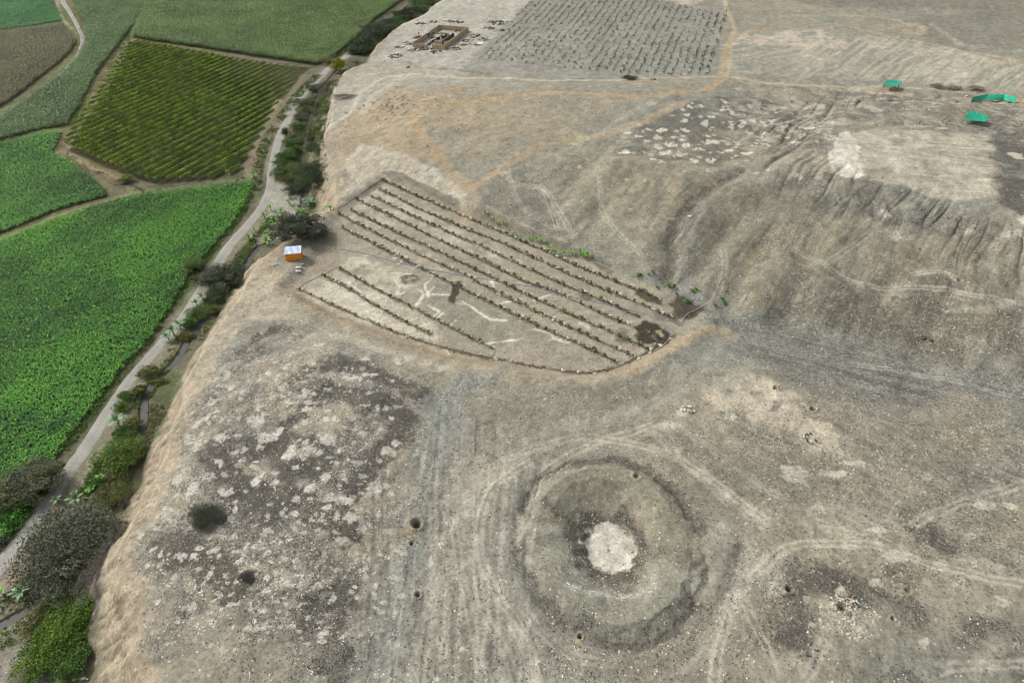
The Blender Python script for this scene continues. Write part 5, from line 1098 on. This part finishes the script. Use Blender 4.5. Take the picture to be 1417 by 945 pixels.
# ------------------------------------------------------------------ loose stones: one object
def stones(name, n, w, smin, smax, cols, label):
    p = w / w.sum(); k = rng.choice(len(GX), n, p=p); st = np.maximum(abs(GX[np.minimum(k + 1, len(GX) - 1)] - GX[k]), .1); st = np.minimum(st, 1)
    x = GX[k] + rng.uniform(-.8, .8, n) * st; y = GY[k] + rng.uniform(-.8, .8, n) * st * 1.2; z = h(x, y)
    s = smin + (smax - smin) * rng.random(n) ** 4; cs = np.array([lin(c) for c in cols]); c = cs[rng.integers(0, len(cs), n)] * rng.uniform(.75, 1.2, (n, 1))
    B = np.array([[1,.2,-.2],[.3,1,-.2],[-1,.1,-.2],[-.2,-1,-.2],[.25,.2,.6],[-.3,-.2,.5]]); th = rng.uniform(0, 6.28, n); R = np.stack([np.cos(th), -np.sin(th), np.sin(th), np.cos(th)], 1).reshape(n, 2, 2)
    V = B[None] * s[:, None, None] * rng.uniform(.7, 1.3, (n, 6, 3)); V[..., :2] = np.einsum('nij,nkj->nki', R, V[..., :2])
    V = (V + np.stack([x, y, z], 1)[:, None]).reshape(-1, 3); o = np.arange(n)[:, None] * 6
    F = np.concatenate([o + [[a, b, e]] for a, b, e in ((0,1,4),(1,5,4),(1,2,5),(2,3,5),(3,4,5),(3,0,4))], 1).reshape(-1, 3)
    tag(link(name, mesh_of(name, V, F, M_heap, np.repeat(c, 6, 0))), label, 'stones', kind='stuff')
PW = [(214,208,198),(196,190,178),(226,222,214)]; DK = [(92,91,84),(76,76,71),(110,107,98)]
D2 = (GX ** 2 + GY ** 2 + CAMH ** 2); dvall = sdf(GX, GY, VALLEY)
vis = (dvall < 1) & (GY < 420) & (GY > 38) & (sdf(GX, GY, BASIN) < -1); ws = (D2 / D2.min()) ** .6 * vis
clump = np.clip(fbm1(GX, GY, 4, 4, 808, .65) + .35, .02, 1)
stones('dark_stones', 80000, ws * AUX[:, 0] ** 1.6 * clump, .05, .26, DK, 'dark basalt stones strewn over the dry plateau')
stones('pale_stones', 12000, ws * (AUX[:, 1] + .02) ** 1.6 * clump ** 2.6, .05, .24, PW, 'pale stones scattered over the dry plateau')
print('script terrain ok', cnt)

# ------------------------------------------------------------------ hut, white tanks
M_org = flat_mat('orange_board', (238,160,56), (214,132,40), .7, 1.6, .2); M_blue = flat_mat('pale_blue_sheet', (196,210,232), (164,186,222), .45, .9, .3); M_wood = flat_mat('grey_timber', (120,102,80), (92,78,60), .85, 5)
def corrug(mb, A, B, Cn, D, n, amp, th=.03):           # corrugated sheet over the quad A B C D, ridges run A->D
    A, B, Cn, D = map(Vector, (A, B, Cn, D)); nn = (B - A).cross(D - A).normalized(); v = []; f = []
    for i in range(n * 2 + 1):
        t = i / (n * 2); o = nn * (amp if i % 2 else -amp); lo, hi = A.lerp(B, t) + o, D.lerp(Cn, t) + o; v += [lo, hi, lo - nn * th, hi - nn * th]
    for i in range(n * 2):
        a = i * 4; f += [[a, a+4, a+5, a+1], [a+2, a+3, a+7, a+6], [a, a+2, a+6, a+4], [a+1, a+5, a+7, a+3]]
    f += [[0, 1, 3, 2], [n*8, n*8+2, n*8+3, n*8+1]]; mb.add(v, f)
pl, pr_ = GP([(397,362),(418.3,359.3)]); dxy = (pr_ - pl)[:2]; wdt = float(np.hypot(*dxy)); rz = math.atan2(dxy[1], dxy[0])
hut = empty('hut', (float(pl[0]), float(pl[1]), float(min(pl[2], pr_[2])) - .05), rz); tag(hut, 'small hut of orange boards with a pale blue corrugated roof', 'hut')
dep = 2.7; hf, hb = 2.75, 3.35
mb = MB()
for i in range(12):                                     # front boards
    w_ = wdt / 12; mb.box((w_ * (i + .5), .03 + .006 * (i % 2), hf / 2), (w_ - .015, .03, hf), bev=.004)
mb.build('front_wall', M_org, hut)
MB().box((wdt / 2, dep, hb / 2 - .02), (wdt, .04, hb - .06)).build('back_wall', M_org, hut)
for x_ in (.02, wdt - .02):
    b2 = MB(); b2.add([(x_-.02, .06, 0), (x_+.02, .06, 0), (x_+.02, dep-.03, 0), (x_-.02, dep-.03, 0), (x_-.02, .06, hf-.03), (x_+.02, .06, hf-.03), (x_+.02, dep-.03, hb-.04), (x_-.02, dep-.03, hb-.04)], [[3,2,1,0],[4,5,6,7],[0,1,5,4],[1,2,6,5],[2,3,7,6],[3,0,4,7]])
    b2.build('side_wall', M_org, hut)
mb = MB(); corrug(mb, (-.15, -.2, hf + .0), (wdt + .15, -.2, hf), (wdt + .15, dep + .2, hb + .08), (-.15, dep + .2, hb + .08), 14, .035); mb.build('roof', M_blue, hut)
for x_ in (-.03, wdt + .03): MB().tube([(x_, .0, -.1), (x_, .0, hf)], .05, 6).build('post', M_wood, hut)
M_white = flat_mat('white_plastic', (226,226,220), (196,196,188), .5, 2)
def lathe_x(mb, c, L, R, n=10):
    pr2 = [(-L, 0.02), (-L * .92, R * .7), (-L * .7, R), (0, R * 1.03), (L * .7, R), (L * .92, R * .7), (L, .02)]
    v = [(c[0] + a, c[1] + r * math.cos(2 * math.pi * k / n), c[2] + r * .8 * math.sin(2 * math.pi * k / n)) for a, r in pr2 for k in range(n)]
    f = [[i*n+k, i*n+(k+1) % n, (i+1)*n+(k+1) % n, (i+1)*n+k] for i in range(len(pr2)-1) for k in range(n)]; mb.add(v, f)
for (a, b), lab in (((413.5,371.5), 'white barrel lying in front of the hut, the one nearer the hut'), ((413.5,376.5), 'white barrel lying in front of the hut, the one farther from the hut')):
    p = GP([(a, b)])[0]; mb = MB(); lathe_x(mb, (0, 0, .32), .85, .38); r_ = mb.build('white_barrel', M_white, loc=tuple(p), rz=.1, sm=True); tag(r_, lab, 'barrel')
p = GP([(386,333)])[0]; mb = MB(); mb.add([(-.9,-.7,0),(.9,-.6,0),(1,.6,0),(-.8,.7,0),(-.6,-.4,1.0),(.7,-.4,.8),(.6,.4,1.1),(-.5,.5,1.25)], [[3,2,1,0],[4,5,6,7],[0,1,5,4],[1,2,6,5],[2,3,7,6],[3,0,4,7]])
tag(mb.build('white_boulder', M_white, loc=tuple(p)), 'white block standing at the canal bank behind the hut', 'block')
M_tarp = flat_mat('blue_tarp', (120,142,168), (150,160,170), .5, 1.5)
for (a, b, s, lab) in ((380,366,.8,'pale blue plastic sheet lying on the ground left of the hut'), (417,366,.6,'pale blue plastic sheet between the hut and the white barrels')):
    p = GP([(a, b)])[0]; mb = MB(); V = []; 
    for i in range(6):
        for j in range(5): V.append(((i / 5 - .5) * 2.2 * s + random.uniform(-.08, .08), (j / 4 - .5) * 1.4 * s + random.uniform(-.08, .08), .06 + random.uniform(0, .12)))
    mb.add(V, [[i*5+j, i*5+j+5, i*5+j+6, i*5+j+1] for i in range(5) for j in range(4)]); tag(mb.build('plastic_sheet', M_tarp, loc=tuple(p), rz=.2, sm=True), lab, 'plastic sheet')
p = GP([(115+0, 940)])[0]
xy = GV([(116,939)])[0]; z_ = h(np.array([xy[0]]), np.array([xy[1]]))[0]
mb = MB(); mb.box((0, 0, .15), (.75, .4, .3), .4, .05); mb.box((.75, -.1, .1), (.35, .22, .2), -.3, .03); tag(mb.build('white_block', M_white, loc=(xy[0], xy[1], z_ + .1)), 'small white block lying at the bottom edge beside the thicket', 'block')

# ------------------------------------------------------------------ walled ruin
M_adobe = flat_mat('adobe_wall', (190,174,144), (162,146,118), .9, .8, .1, .3); M_dk = flat_mat('dark_cloth', (58,58,60), (84,82,80), .8, 2); M_rub = vcol_mat('rubble', .9, .1, .2, 2)
zt = 2.4
bt = onz([(571,59),(614,62.5),(647.7,37),(607.5,34.5)], zt); ctr = bt.mean(0); gz = float(h(np.array([ctr[0]]), np.array([ctr[1]]))[0]); bt = onz([(571,59),(614,62.5),(647.7,37),(607.5,34.5)], gz + zt); ctr = bt.mean(0)
ruin = empty('roofless_building', (ctr[0], ctr[1], gz)); tag(ruin, 'roofless rectangular building with tan walls beside the far plantation', 'building')
lb = bt - ctr
def wall_seg(a, b, hgt, th=.22, name='wall', z0=-.4, bumps=True, mat=M_adobe, parent=ruin, ragged=.12):
    a, b = np.array(a), np.array(b); L = np.hypot(*(b - a)); t = (b - a) / L; n = np.array([-t[1], t[0]]); k = max(3, int(L / 1.2)); V = []; F = []
    for i in range(k + 1):
        q = a + t * L * i / k; hh = hgt + random.uniform(-ragged, ragged * .4)
        for s in (-1, 1):
            for z in (z0, hh): V.append((q[0] + n[0] * s * th / 2, q[1] + n[1] * s * th / 2, z))
    for i in range(k):
        o = i * 4; F += [[o, o+4, o+5, o+1], [o+2, o+3, o+7, o+6], [o+1, o+5, o+7, o+3]]
    F += [[0, 1, 3, 2], [k*4, k*4+2, k*4+3, k*4+1]]
    mb = MB().add(V, F)
    if bumps:
        for i in range(1, int(L / 2.6)):
            q = a + t * 2.6 * i; mb.box((q[0], q[1], (hgt - .2 + z0) / 2), (.3, .34 + .1, hgt - .2 - z0), math.atan2(t[1], t[0]))
    return mb.build(name, mat, parent)
inset = lambda p, q, e=.12: (p + (q - p) / np.hypot(*(q - p)) * e, q - (q - p) / np.hypot(*(q - p)) * e)
wall_seg(*inset(lb[0], lb[0] + (lb[1] - lb[0]) * .5), 2.2, ragged=.5); wall_seg(*inset(lb[0] + (lb[1] - lb[0]) * .62, lb[1]), 2.35)
wall_seg(*inset(lb[1], lb[2]), 2.4); wall_seg(*inset(lb[2], lb[3]), 2.3, ragged=.3)
dcut = lb[3] + (lb[0] - lb[3]) * .38; dcut2 = lb[3] + (lb[0] - lb[3]) * .46
wall_seg(*inset(lb[3], dcut), 2.4); wall_seg(*inset(dcut2, lb[0]), 2.4)
MB().box((*(dcut * .5 + dcut2 * .5), .9), (np.hypot(*(dcut - dcut2)) * .86, .08, 1.9), math.atan2(*(dcut2 - dcut)[::-1])).build('door', M_dk, ruin)
for p in lb: MB().box((p[0], p[1], 1.0), (.38, .38, 2.85), .3, .03).build('corner_pillar', M_adobe, ruin)
mids = [lb[1] + (lb[2] - lb[1]) * .25 + (lb[0] - lb[1]) * .25, lb[1] + (lb[2] - lb[1]) * .68 + (lb[0] - lb[1]) * .22]
wall_seg(mids[0], mids[1], 1.9, .3, 'partition', bumps=False, mat=M_dk, ragged=.7)
wall_seg(lb[0] + (lb[3] - lb[0]) * .3 + (lb[1] - lb[0]) * .35, lb[0] + (lb[3] - lb[0]) * .5 + (lb[1] - lb[0]) * .45, 1.3, .25, 'partition', bumps=False, mat=M_dk, ragged=.4)
L0 = lambda u_, v_: lb[0] + (lb[3] - lb[0]) * u_ + (lb[1] - lb[0]) * v_
for u0, v0, u1, v1, hh in ((.72, .05, .72, .55, 1.5), (.5, .5, .72, .55, 1.2), (.28, .45, .28, .9, 1.6), (.12, .35, .28, .35, 1.1)):
    wall_seg(L0(u0, v0), L0(u1, v1), hh, .22, 'partition', bumps=False, mat=M_adobe if hh > 1.4 else M_dk, ragged=.7)
def rubble(c, R, n, cols, label, name='rubble_heap', smax=.6, cat='rubble'):
    p = GP([c])[0]; V = []; F = []; Cc = []
    for k in range(n):
        a = random.uniform(0, 6.28); r = R * math.sqrt(random.random()); cx, cy = r * math.cos(a), r * math.sin(a) * .8; s = random.uniform(.15, smax); o = len(V); cc = lin(random.choice(cols)) * random.uniform(.7, 1.2); rot = random.uniform(0, 3.14)
        for sx, sy, sz in ((-1,-1,-1),(1,-1,-1),(1,1,-1),(-1,1,-1),(-1,-1,1),(1,-1,1),(1,1,1),(-1,1,1)):
            x_, y_ = sx * s * random.uniform(.7, 1.2), sy * s * .6 * random.uniform(.7, 1.2); V.append((cx + x_ * math.cos(rot) - y_ * math.sin(rot), cy + x_ * math.sin(rot) + y_ * math.cos(rot), max(0, (1 - r / R)) * .5 + .15 + sz * s * .3)); Cc.append(cc)
        F += [[o+3,o+2,o+1,o],[o+4,o+5,o+6,o+7],[o,o+1,o+5,o+4],[o+1,o+2,o+6,o+5],[o+2,o+3,o+7,o+6],[o+3,o,o+4,o+7]]
    tag(link(name, mesh_of(name, np.array(V), np.array(F), M_rub, np.array(Cc)), loc=tuple(p)), label, cat)
DC = [(104,100,94),(74,74,74),(150,143,132),(196,190,178),(176,166,148)]
rubble((596,52), 2.6, 26, DC + [(168,110,80)], 'dark debris lying inside the left room of the roofless building')
rubble((609,58), 2.4, 26, DC, 'dark debris lying inside the front corner of the roofless building')
rubble((632,44), 2.2, 14, [(172,120,90),(150,140,124)], 'reddish debris inside the right room of the roofless building')
rubble((589,68), 3.2, 34, DC, 'grey rubble outside the broken front wall of the roofless building')
rubble((566,60), 3.6, 30, DC + [(210,206,200)], 'mixed rubble left of the roofless building')
rubble((646,56), 3.4, 34, DC + [(200,198,196)], 'grey and white debris right of the roofless building')
rubble((634,31), 3.0, 24, DC, 'low debris behind the right rear corner of the roofless building')
rubble((583,34), 3.0, 10, [(90,86,80),(120,112,100)], 'dark spoil bank up-left of the roofless building', smax=.9)
for (a_, b_), lab_ in (((600,31),'low grey rubble behind the rear left corner of the roofless building'),((622,30),'grey rubble strewn behind the rear wall of the roofless building'),((656,50),'grey rubble between the ruin and the white sheet pile'),((603,72),'low rubble in front of the front wall of the roofless building'),((628,68),'low rubble right of the front corner of the roofless building'),((572,70),'low rubble at the front left corner of the roofless building'),((668,55),'grey rubble behind the white sheet pile'),((548,78),'rubble near the plateau edge left of the ruin')):
    rubble((a_, b_), 3.4, 34, DC + [(188,180,168)], lab_, smax=.7)
rubble((600,46), 2.2, 26, DC, 'dark debris along the left inner wall of the roofless building')
rubble((617,50), 2.6, 34, DC + [(60,60,64)], 'black debris heap in the middle of the roofless building')
rubble((624,40), 2.4, 26, DC, 'grey debris in the rear room of the roofless building')
rubble((640,63), 2.6, 26, DC + [(206,202,196)], 'scattered grey blocks in front of the right wall of the roofless building')
rubble((552,66), 2.6, 24, DC, 'grey rubble farther left of the roofless building')
rubble((689,32), 6.0, 60, DC[:3], 'long dark rubble bank between the ruin and the plantation', smax=.8)
rubble((676,40), 4.0, 30, DC[:3], 'dark rubble bank nearest the ruin on the plantation side', smax=.7)
rubble((695,43), 1.2, 8, DC[:2], 'small very dark heap beside the plantation rows', smax=.6)
rubble((657,62), 3.0, 20, [(176,130,100),(150,140,124),(196,180,160)], 'reddish rubble at the foot of the pale sheet pile')
rubble((566,94), 1.1, 9, DC[:2], 'small dark rubble heap on the white track below the ruin', smax=.5)
rubble((906,111), 1.8, 14, DC + [(60,140,110)], 'litter heap with a green scrap beside the plantation edge', smax=.4)
rubble((952,567), 1.6, 22, PW, 'ring of white stones beside the pale patch', smax=.3)
rubble((1282,470), 1.5, 10, [(104,92,70)], 'brown dug-out heap on the right flank', smax=.4)
rubble((1168,836), 2.4, 26, PW + [(186,150,110)], 'heap of pale stones around the large looted pit', smax=.3)
rubble((1182,836), 1.2, 16, PW, 'bright stones just right of the large looted pit', smax=.25)
rubble((1120,607), 2.0, 20, PW + DK, 'blocks of stone on the pale band at the right', smax=.35)
rubble((955,300), .5, 3, [(226,224,218)], 'single white boulder in the dark gully', smax=.6)
def sheet(c, sx, sy, rz, mat, label, name, z=.3, th=.06, cat='sheet'):
    p = GP([c])[0]; mb = MB(); mb.box((0, 0, z), (sx, sy, th), 0, .02); mb.box((.2, .1, z / 2 - .02), (sx * .7, sy * .6, z - .06), .1); tag(mb.build(name, mat, loc=tuple(p), rz=rz), label, cat)
sheet((664,61), 3.6, 2.4, .15, M_white, 'white sheet pile lying right of the ruin', 'sheet_pile')
sheet((577,52), 5.6, 1.6, .95, flat_mat('blue_grey_sheet', (92,112,130), (74,88,102), .5, 2), 'long blue-grey sheet leaning along the left wall of the ruin', 'metal_sheet', .5)
M_red = flat_mat('orange_drum', (220,96,50), (190,70,40), .5, 2)
sheet((616,28.5), 2.6, 1.3, .05, M_white, 'white trough lying behind the ruin', 'trough', .5)
p = GP([(579.5,47.5)])[0]; mb = MB(); mb.tube([(0,0,0),(0,0,.1),(0,0,.85),(0,0,.95)], [.34,.38,.38,.32], 12); tag(mb.build('orange_drum', M_red, loc=tuple(p), sm=False), 'orange drum beside the left wall of the ruin', 'drum')
sheet((1008-35+10,1), .1, .1, 0, M_white, 'x', 'x') if False else None

# posts by the far path
for (a, b, lab) in ((1005,17,'dark post beside the far path at the plantation corner'), (741,10,'dark post at the top left of the plantation'), (729,13,'thin post left of the plantation top')):
    p = GP([(a, b)])[0]; MBx = MB().tube([(0, 0, -.3), (0, 0, 1.6), (0, 0, 1.7)], [.14, .12, .05], 7); tag(MBx.build('fence_post', M_wood, loc=tuple(p)), lab, 'post')

# pond fence: corner of white pipes on the wet ground
M_pipe = flat_mat('grey_pipe', (176,178,176), (140,142,142), .5, 3)
for pts, lab in (([(952,434),(966,428),(979,421)], 'grey pipe along the right edge of the dark wet bed'), ([(944,445),(948,438),(952,434)], 'grey pipe joining the corner below the dark wet bed'), ([(824,363),(840,370),(854,378),(884,391)], 'white pipe lying on the soil at the end of the banana line'), ([(901,489),(922,474),(928,464)], 'pale pipe beside the lower bank under the black wet patch')):
    P = smooth(GP(pts)[:, :2], 4); z = h(P[:, 0], P[:, 1]) + .14
    tag(MB().tube([(a, b, c) for (a, b), c in zip(P, z)], .11, 7).build('pipe', M_pipe), lab, 'pipe')
for i, (a, b) in enumerate([(910,399),(925,396),(931,398),(935,407),(957,404),(962,403),(990,424),(1002,420),(884,383),(897,380),(903,378),(950,418),(1000,415)]):
    p = GP([(a, b)])[0]; o = link('green_tuft', seedm[4 if i % 2 else 3], loc=tuple(p), rz=i); k_ = .9 + .3 * (i % 3); o.scale = (k_ * 1.3, k_ * 1.3, k_)
    tag(o, 'green tuft among the stones at the wet corner of the terrace', 'plant', 'green tufts in the wet corner')

# ------------------------------------------------------------------ green shade nets
M_net, n_, b_ = newmat('green_net'); N = n_.nodes; L = n_.links
tcn = N.new('ShaderNodeTexCoord'); no = N.new('ShaderNodeTexNoise'); no.inputs['Scale'].default_value = .9; no.inputs['Detail'].default_value = 4
cr = N.new('ShaderNodeValToRGB'); cr.color_ramp.elements[0].color = (*lin((6,120,92)), 1); cr.color_ramp.elements[1].color = (*lin((28,168,132)), 1); cr.color_ramp.elements[0].position = .3; cr.color_ramp.elements[1].position = .7
L.new(tcn.outputs['Object'], no.inputs[0]); L.new(no.outputs[0], cr.inputs[0]); L.new(cr.outputs[0], b_.inputs['Base Color']); b_.inputs['Roughness'].default_value = .6
M_pole = flat_mat('pole', (130,112,88), (96,82,64), .8, 4)
def net(root, Q, sag=.25, nm='net', n=8):
    A, B, Cn, D = [Vector(q) for q in Q]; v = []
    for i in range(n + 1):
        for j in range(n + 1):
            s, t = i / n, j / n; p = A.lerp(B, s).lerp(D.lerp(Cn, s), t); p.z -= sag * math.sin(math.pi * s) ** .7 * math.sin(math.pi * t) ** .7 - .03 * math.sin(s * 19) * math.sin(t * 13); v.append(p)
    f = [[i*(n+1)+j, (i+1)*(n+1)+j, (i+1)*(n+1)+j+1, i*(n+1)+j+1] for i in range(n) for j in range(n)]
    nn = len(v); v2 = [q - Vector((0, 0, .015)) for q in v]
    return MB().add(v + v2, f + [[a + nn for a in q[::-1]] for q in f]).build(nm, M_net, root, sm=True)
def lift_pts(px, hg):
    g0 = GP(px)[:, 2]; out = []
    for p, hh in zip(px, hg):
        z = 3.0
        for _ in range(8): xy = onz([p], z)[0]; z = float(h(np.array([xy[0]]), np.array([xy[1]]))[0]) + hh
        out.append((xy[0], xy[1], z, z - hh))
    return out
def shade(px, hg, label, sag=.25):
    q = lift_pts(px, hg); c = np.mean([a[:2] for a in q], 0); z0 = min(a[3] for a in q); root = empty('shade_net', (c[0], c[1], z0)); tag(root, label, 'shade net')
    loc = [(a[0] - c[0], a[1] - c[1], a[2] - z0) for a in q]; net(root, loc, sag)
    for a, l in zip(q, loc): MB().tube([(l[0], l[1], a[3] - z0 - .2), (l[0], l[1], l[2] + .06)], .05, 6).build('pole', M_pole, root)
    return root
shade([(1222.3,118),(1241.4,120.2),(1247.9,113),(1226.9,110.4)], [2.3, 2.3, 2.5, 2.5], 'small square green shade net on poles with people under it, near the middle track')
shade([(1332.7,165.2),(1364.2,169),(1369,161),(1343.5,153)], [1.9, 1.9, 2.4, 2.6], 'green shade net stretched flat over the dig, nearest of the two at the right', .45)
top = lift_pts([(1346.6,134.5),(1368,130.4),(1391,131),(1407,136)], [2.3] * 4); bot = lift_pts([(1343,142),(1363.4,139),(1388,139),(1404,144)], [.35] * 4)
c = np.mean([a[:2] for a in top], 0); z0 = min(a[3] for a in top); root = empty('screen_net', (c[0], c[1], z0)); tag(root, 'long three-panel green net screen curving behind the dig pits', 'shade net')
lo_ = lambda a: (a[0] - c[0], a[1] - c[1], a[2] - z0)
for i in range(3): net(root, [lo_(bot[i]), lo_(bot[i+1]), lo_(top[i+1]), lo_(top[i])], .12, 'net_panel', 5)
for a in top: l = lo_(a); MB().tube([(l[0], l[1] + .05, a[3] - z0 - .2), (l[0], l[1] + .05, l[2] + .1)], .05, 6).build('pole', M_pole, root)

# ------------------------------------------------------------------ people
def person(px, label, shirt, trousers, pose='stand', rz=0.):
    p = GP([px])[0]
    m, n, b = newmat('clothing'); N = n.nodes; L = n.links; tc = N.new('ShaderNodeTexCoord'); sx = N.new('ShaderNodeSeparateXYZ'); L.new(tc.outputs['Object'], sx.inputs[0])
    mr = N.new('ShaderNodeMapRange'); mr.inputs[1].default_value = 0; mr.inputs[2].default_value = 1.8; L.new(sx.outputs['Z'], mr.inputs[0])
    hip, neck, hair = {'stand': (.90, 1.46, 1.66), 'sit': (.40, .92, 1.12), 'bend': (.88, 1.10, 1.22)}[pose]
    cr = N.new('ShaderNodeValToRGB'); cr.color_ramp.interpolation = 'CONSTANT'; e = cr.color_ramp.elements
    e[0].position = 0; e[0].color = (*lin((50,42,36)), 1); e[1].position = .09 / 1.8 * (1 if pose != 'sit' else .6); e[1].color = (*lin(trousers), 1)
    for pos, cc in ((hip / 1.8, shirt), (neck / 1.8, (150,108,82)), (hair / 1.8, (40,32,28))): q = e.new(pos); q.color = (*lin(cc), 1)
    L.new(mr.outputs[0], cr.inputs[0]); L.new(cr.outputs[0], b.inputs['Base Color']); b.inputs['Roughness'].default_value = .8
    if pose == 'stand':
        J = [(0,0,.92,.15),(0,0,1.15,.14),(0,.0,1.38,.16),(0,0,1.49,.06),(0,.02,1.58,.085),(0,.01,1.70,.09),(.09,0,.86,.10),(.11,.02,.48,.07),(.12,-.02,.08,.05),(.12,.12,.03,.045),(-.09,0,.86,.10),(-.12,.10,.48,.07),(-.12,-.06,.08,.05),(-.12,.08,.03,.045),
             (.2,0,1.38,.06),(.26,.02,1.1,.048),(.25,.16,.88,.035),(.24,.2,.8,.03),(-.2,0,1.38,.06),(-.27,-.03,1.1,.048),(-.27,.1,.88,.035),(-.26,.15,.8,.03)]
    elif pose == 'sit':
        J = [(0,0,.28,.16),(0,.03,.55,.14),(0,.1,.84,.15),(0,.14,.94,.06),(0,.18,1.03,.085),(0,.2,1.14,.09),(.10,.05,.26,.10),(.14,.42,.45,.075),(.12,.5,.06,.05),(.12,.62,.03,.045),(-.10,.05,.26,.10),(-.16,.4,.42,.075),(-.12,.46,.06,.05),(-.12,.58,.03,.045),
             (.2,.12,.84,.06),(.27,.2,.6,.048),(.2,.42,.5,.035),(.16,.48,.46,.03),(-.2,.12,.84,.06),(-.27,.2,.6,.048),(-.2,.4,.5,.035),(-.16,.46,.46,.03)]
    else:
        J = [(0,0,.92,.15),(0,.2,1.0,.14),(0,.42,1.02,.15),(0,.52,1.0,.06),(0,.6,.98,.085),(0,.7,.95,.09),(.09,0,.86,.10),(.11,.05,.48,.07),(.12,-.02,.08,.05),(.12,.12,.03,.045),(-.09,0,.86,.10),(-.12,.06,.48,.07),(-.12,-.06,.08,.05),(-.12,.08,.03,.045),
             (.2,.4,1.0,.06),(.24,.46,.72,.048),(.18,.52,.45,.035),(.16,.54,.38,.03),(-.2,.4,1.0,.06),(-.24,.46,.72,.048),(-.18,.52,.45,.035),(-.16,.54,.38,.03)]
    E_ = [(0,1),(1,2),(2,3),(3,4),(4,5),(0,6),(6,7),(7,8),(8,9),(0,10),(10,11),(11,12),(12,13),(2,14),(14,15),(15,16),(16,17),(2,18),(18,19),(19,20),(20,21)]
    me = bpy.data.meshes.new('person'); me.from_pydata([j[:3] for j in J], E_, []); me.materials.append(m)
    o = link('person', me, loc=tuple(p), rz=rz); md = o.modifiers.new('skin', 'SKIN'); md.use_smooth_shade = True
    sv = me.skin_vertices[0].data if me.skin_vertices else None
    if sv is None:
        bpy.context.view_layer.objects.active = o
        import bmesh
        bm = bmesh.new(); bm.from_mesh(me); bm.verts.layers.skin.verify(); bm.to_mesh(me); bm.free(); sv = me.skin_vertices[0].data
    for k, j in enumerate(J): sv[k].radius = (j[3], j[3]); sv[k].use_root = (k == 0)
    s = o.modifiers.new('subsurf', 'SUBSURF'); s.levels = 1; s.render_levels = 1
    tag(o, label, 'person'); return o
person((1272,172.5), 'person in dark blue clothes standing alone on the grey slope below the small shade net', (40,52,104), (34,38,66), 'stand', 1)
person((1323,144), 'person in red sitting on the ground left of the long green screen', (170,52,52), (60,60,80), 'sit', 2)
person((1329,143.5), 'person in white and blue sitting beside the one in red', (200,206,226), (60,70,130), 'sit', 4)
person((1223,122.5), 'person in dark blue at the left pole of the small shade net', (36,44,84), (40,40,52), 'stand', .5)
person((1232,125), 'person in black bending in front of the small shade net', (44,46,60), (40,44,60), 'bend', 2)
person((1238,121.5), 'person in orange-red sitting under the small shade net', (206,84,50), (60,54,60), 'sit', 3)
person((1242.5,122), 'person in dark clothes at the right pole of the small shade net', (38,42,70), (36,36,44), 'stand', 5)
person((533,88), 'person in orange walking on the white track near the bare grey tree', (206,112,56), (70,60,54), 'stand', 2.4)
for (a, b, sx, lab) in ((1305,120.5,1.2,'white sack standing behind the track right of the small shade net'), (1337,134.5,1.6,'white sheet bundle left of the long green screen')):
    p = GP([(a, b)])[0]; mb = MB(); lathe_x(mb, (0, 0, .35), sx * .6, .42); tag(mb.build('white_sack', M_white, loc=tuple(p), rz=.6, sm=True), lab, 'sack')
p = GP([(1302,178)])[0]; mb = MB(); mb.box((0, 0, .14), (6.6, .5, .28), -.12, .1); mb.box((-.6, -.55, .1), (6.0, .45, .2), -.14, .08); tag(mb.build('stone_kerb', M_heap if False else flat_mat('pale_stone', (212,204,190), (176,166,148), .9, 2, .1, .4), loc=tuple(p)), 'exposed pale stone kerb in the cleared trench below the shade nets', 'stone kerb')
print('done')
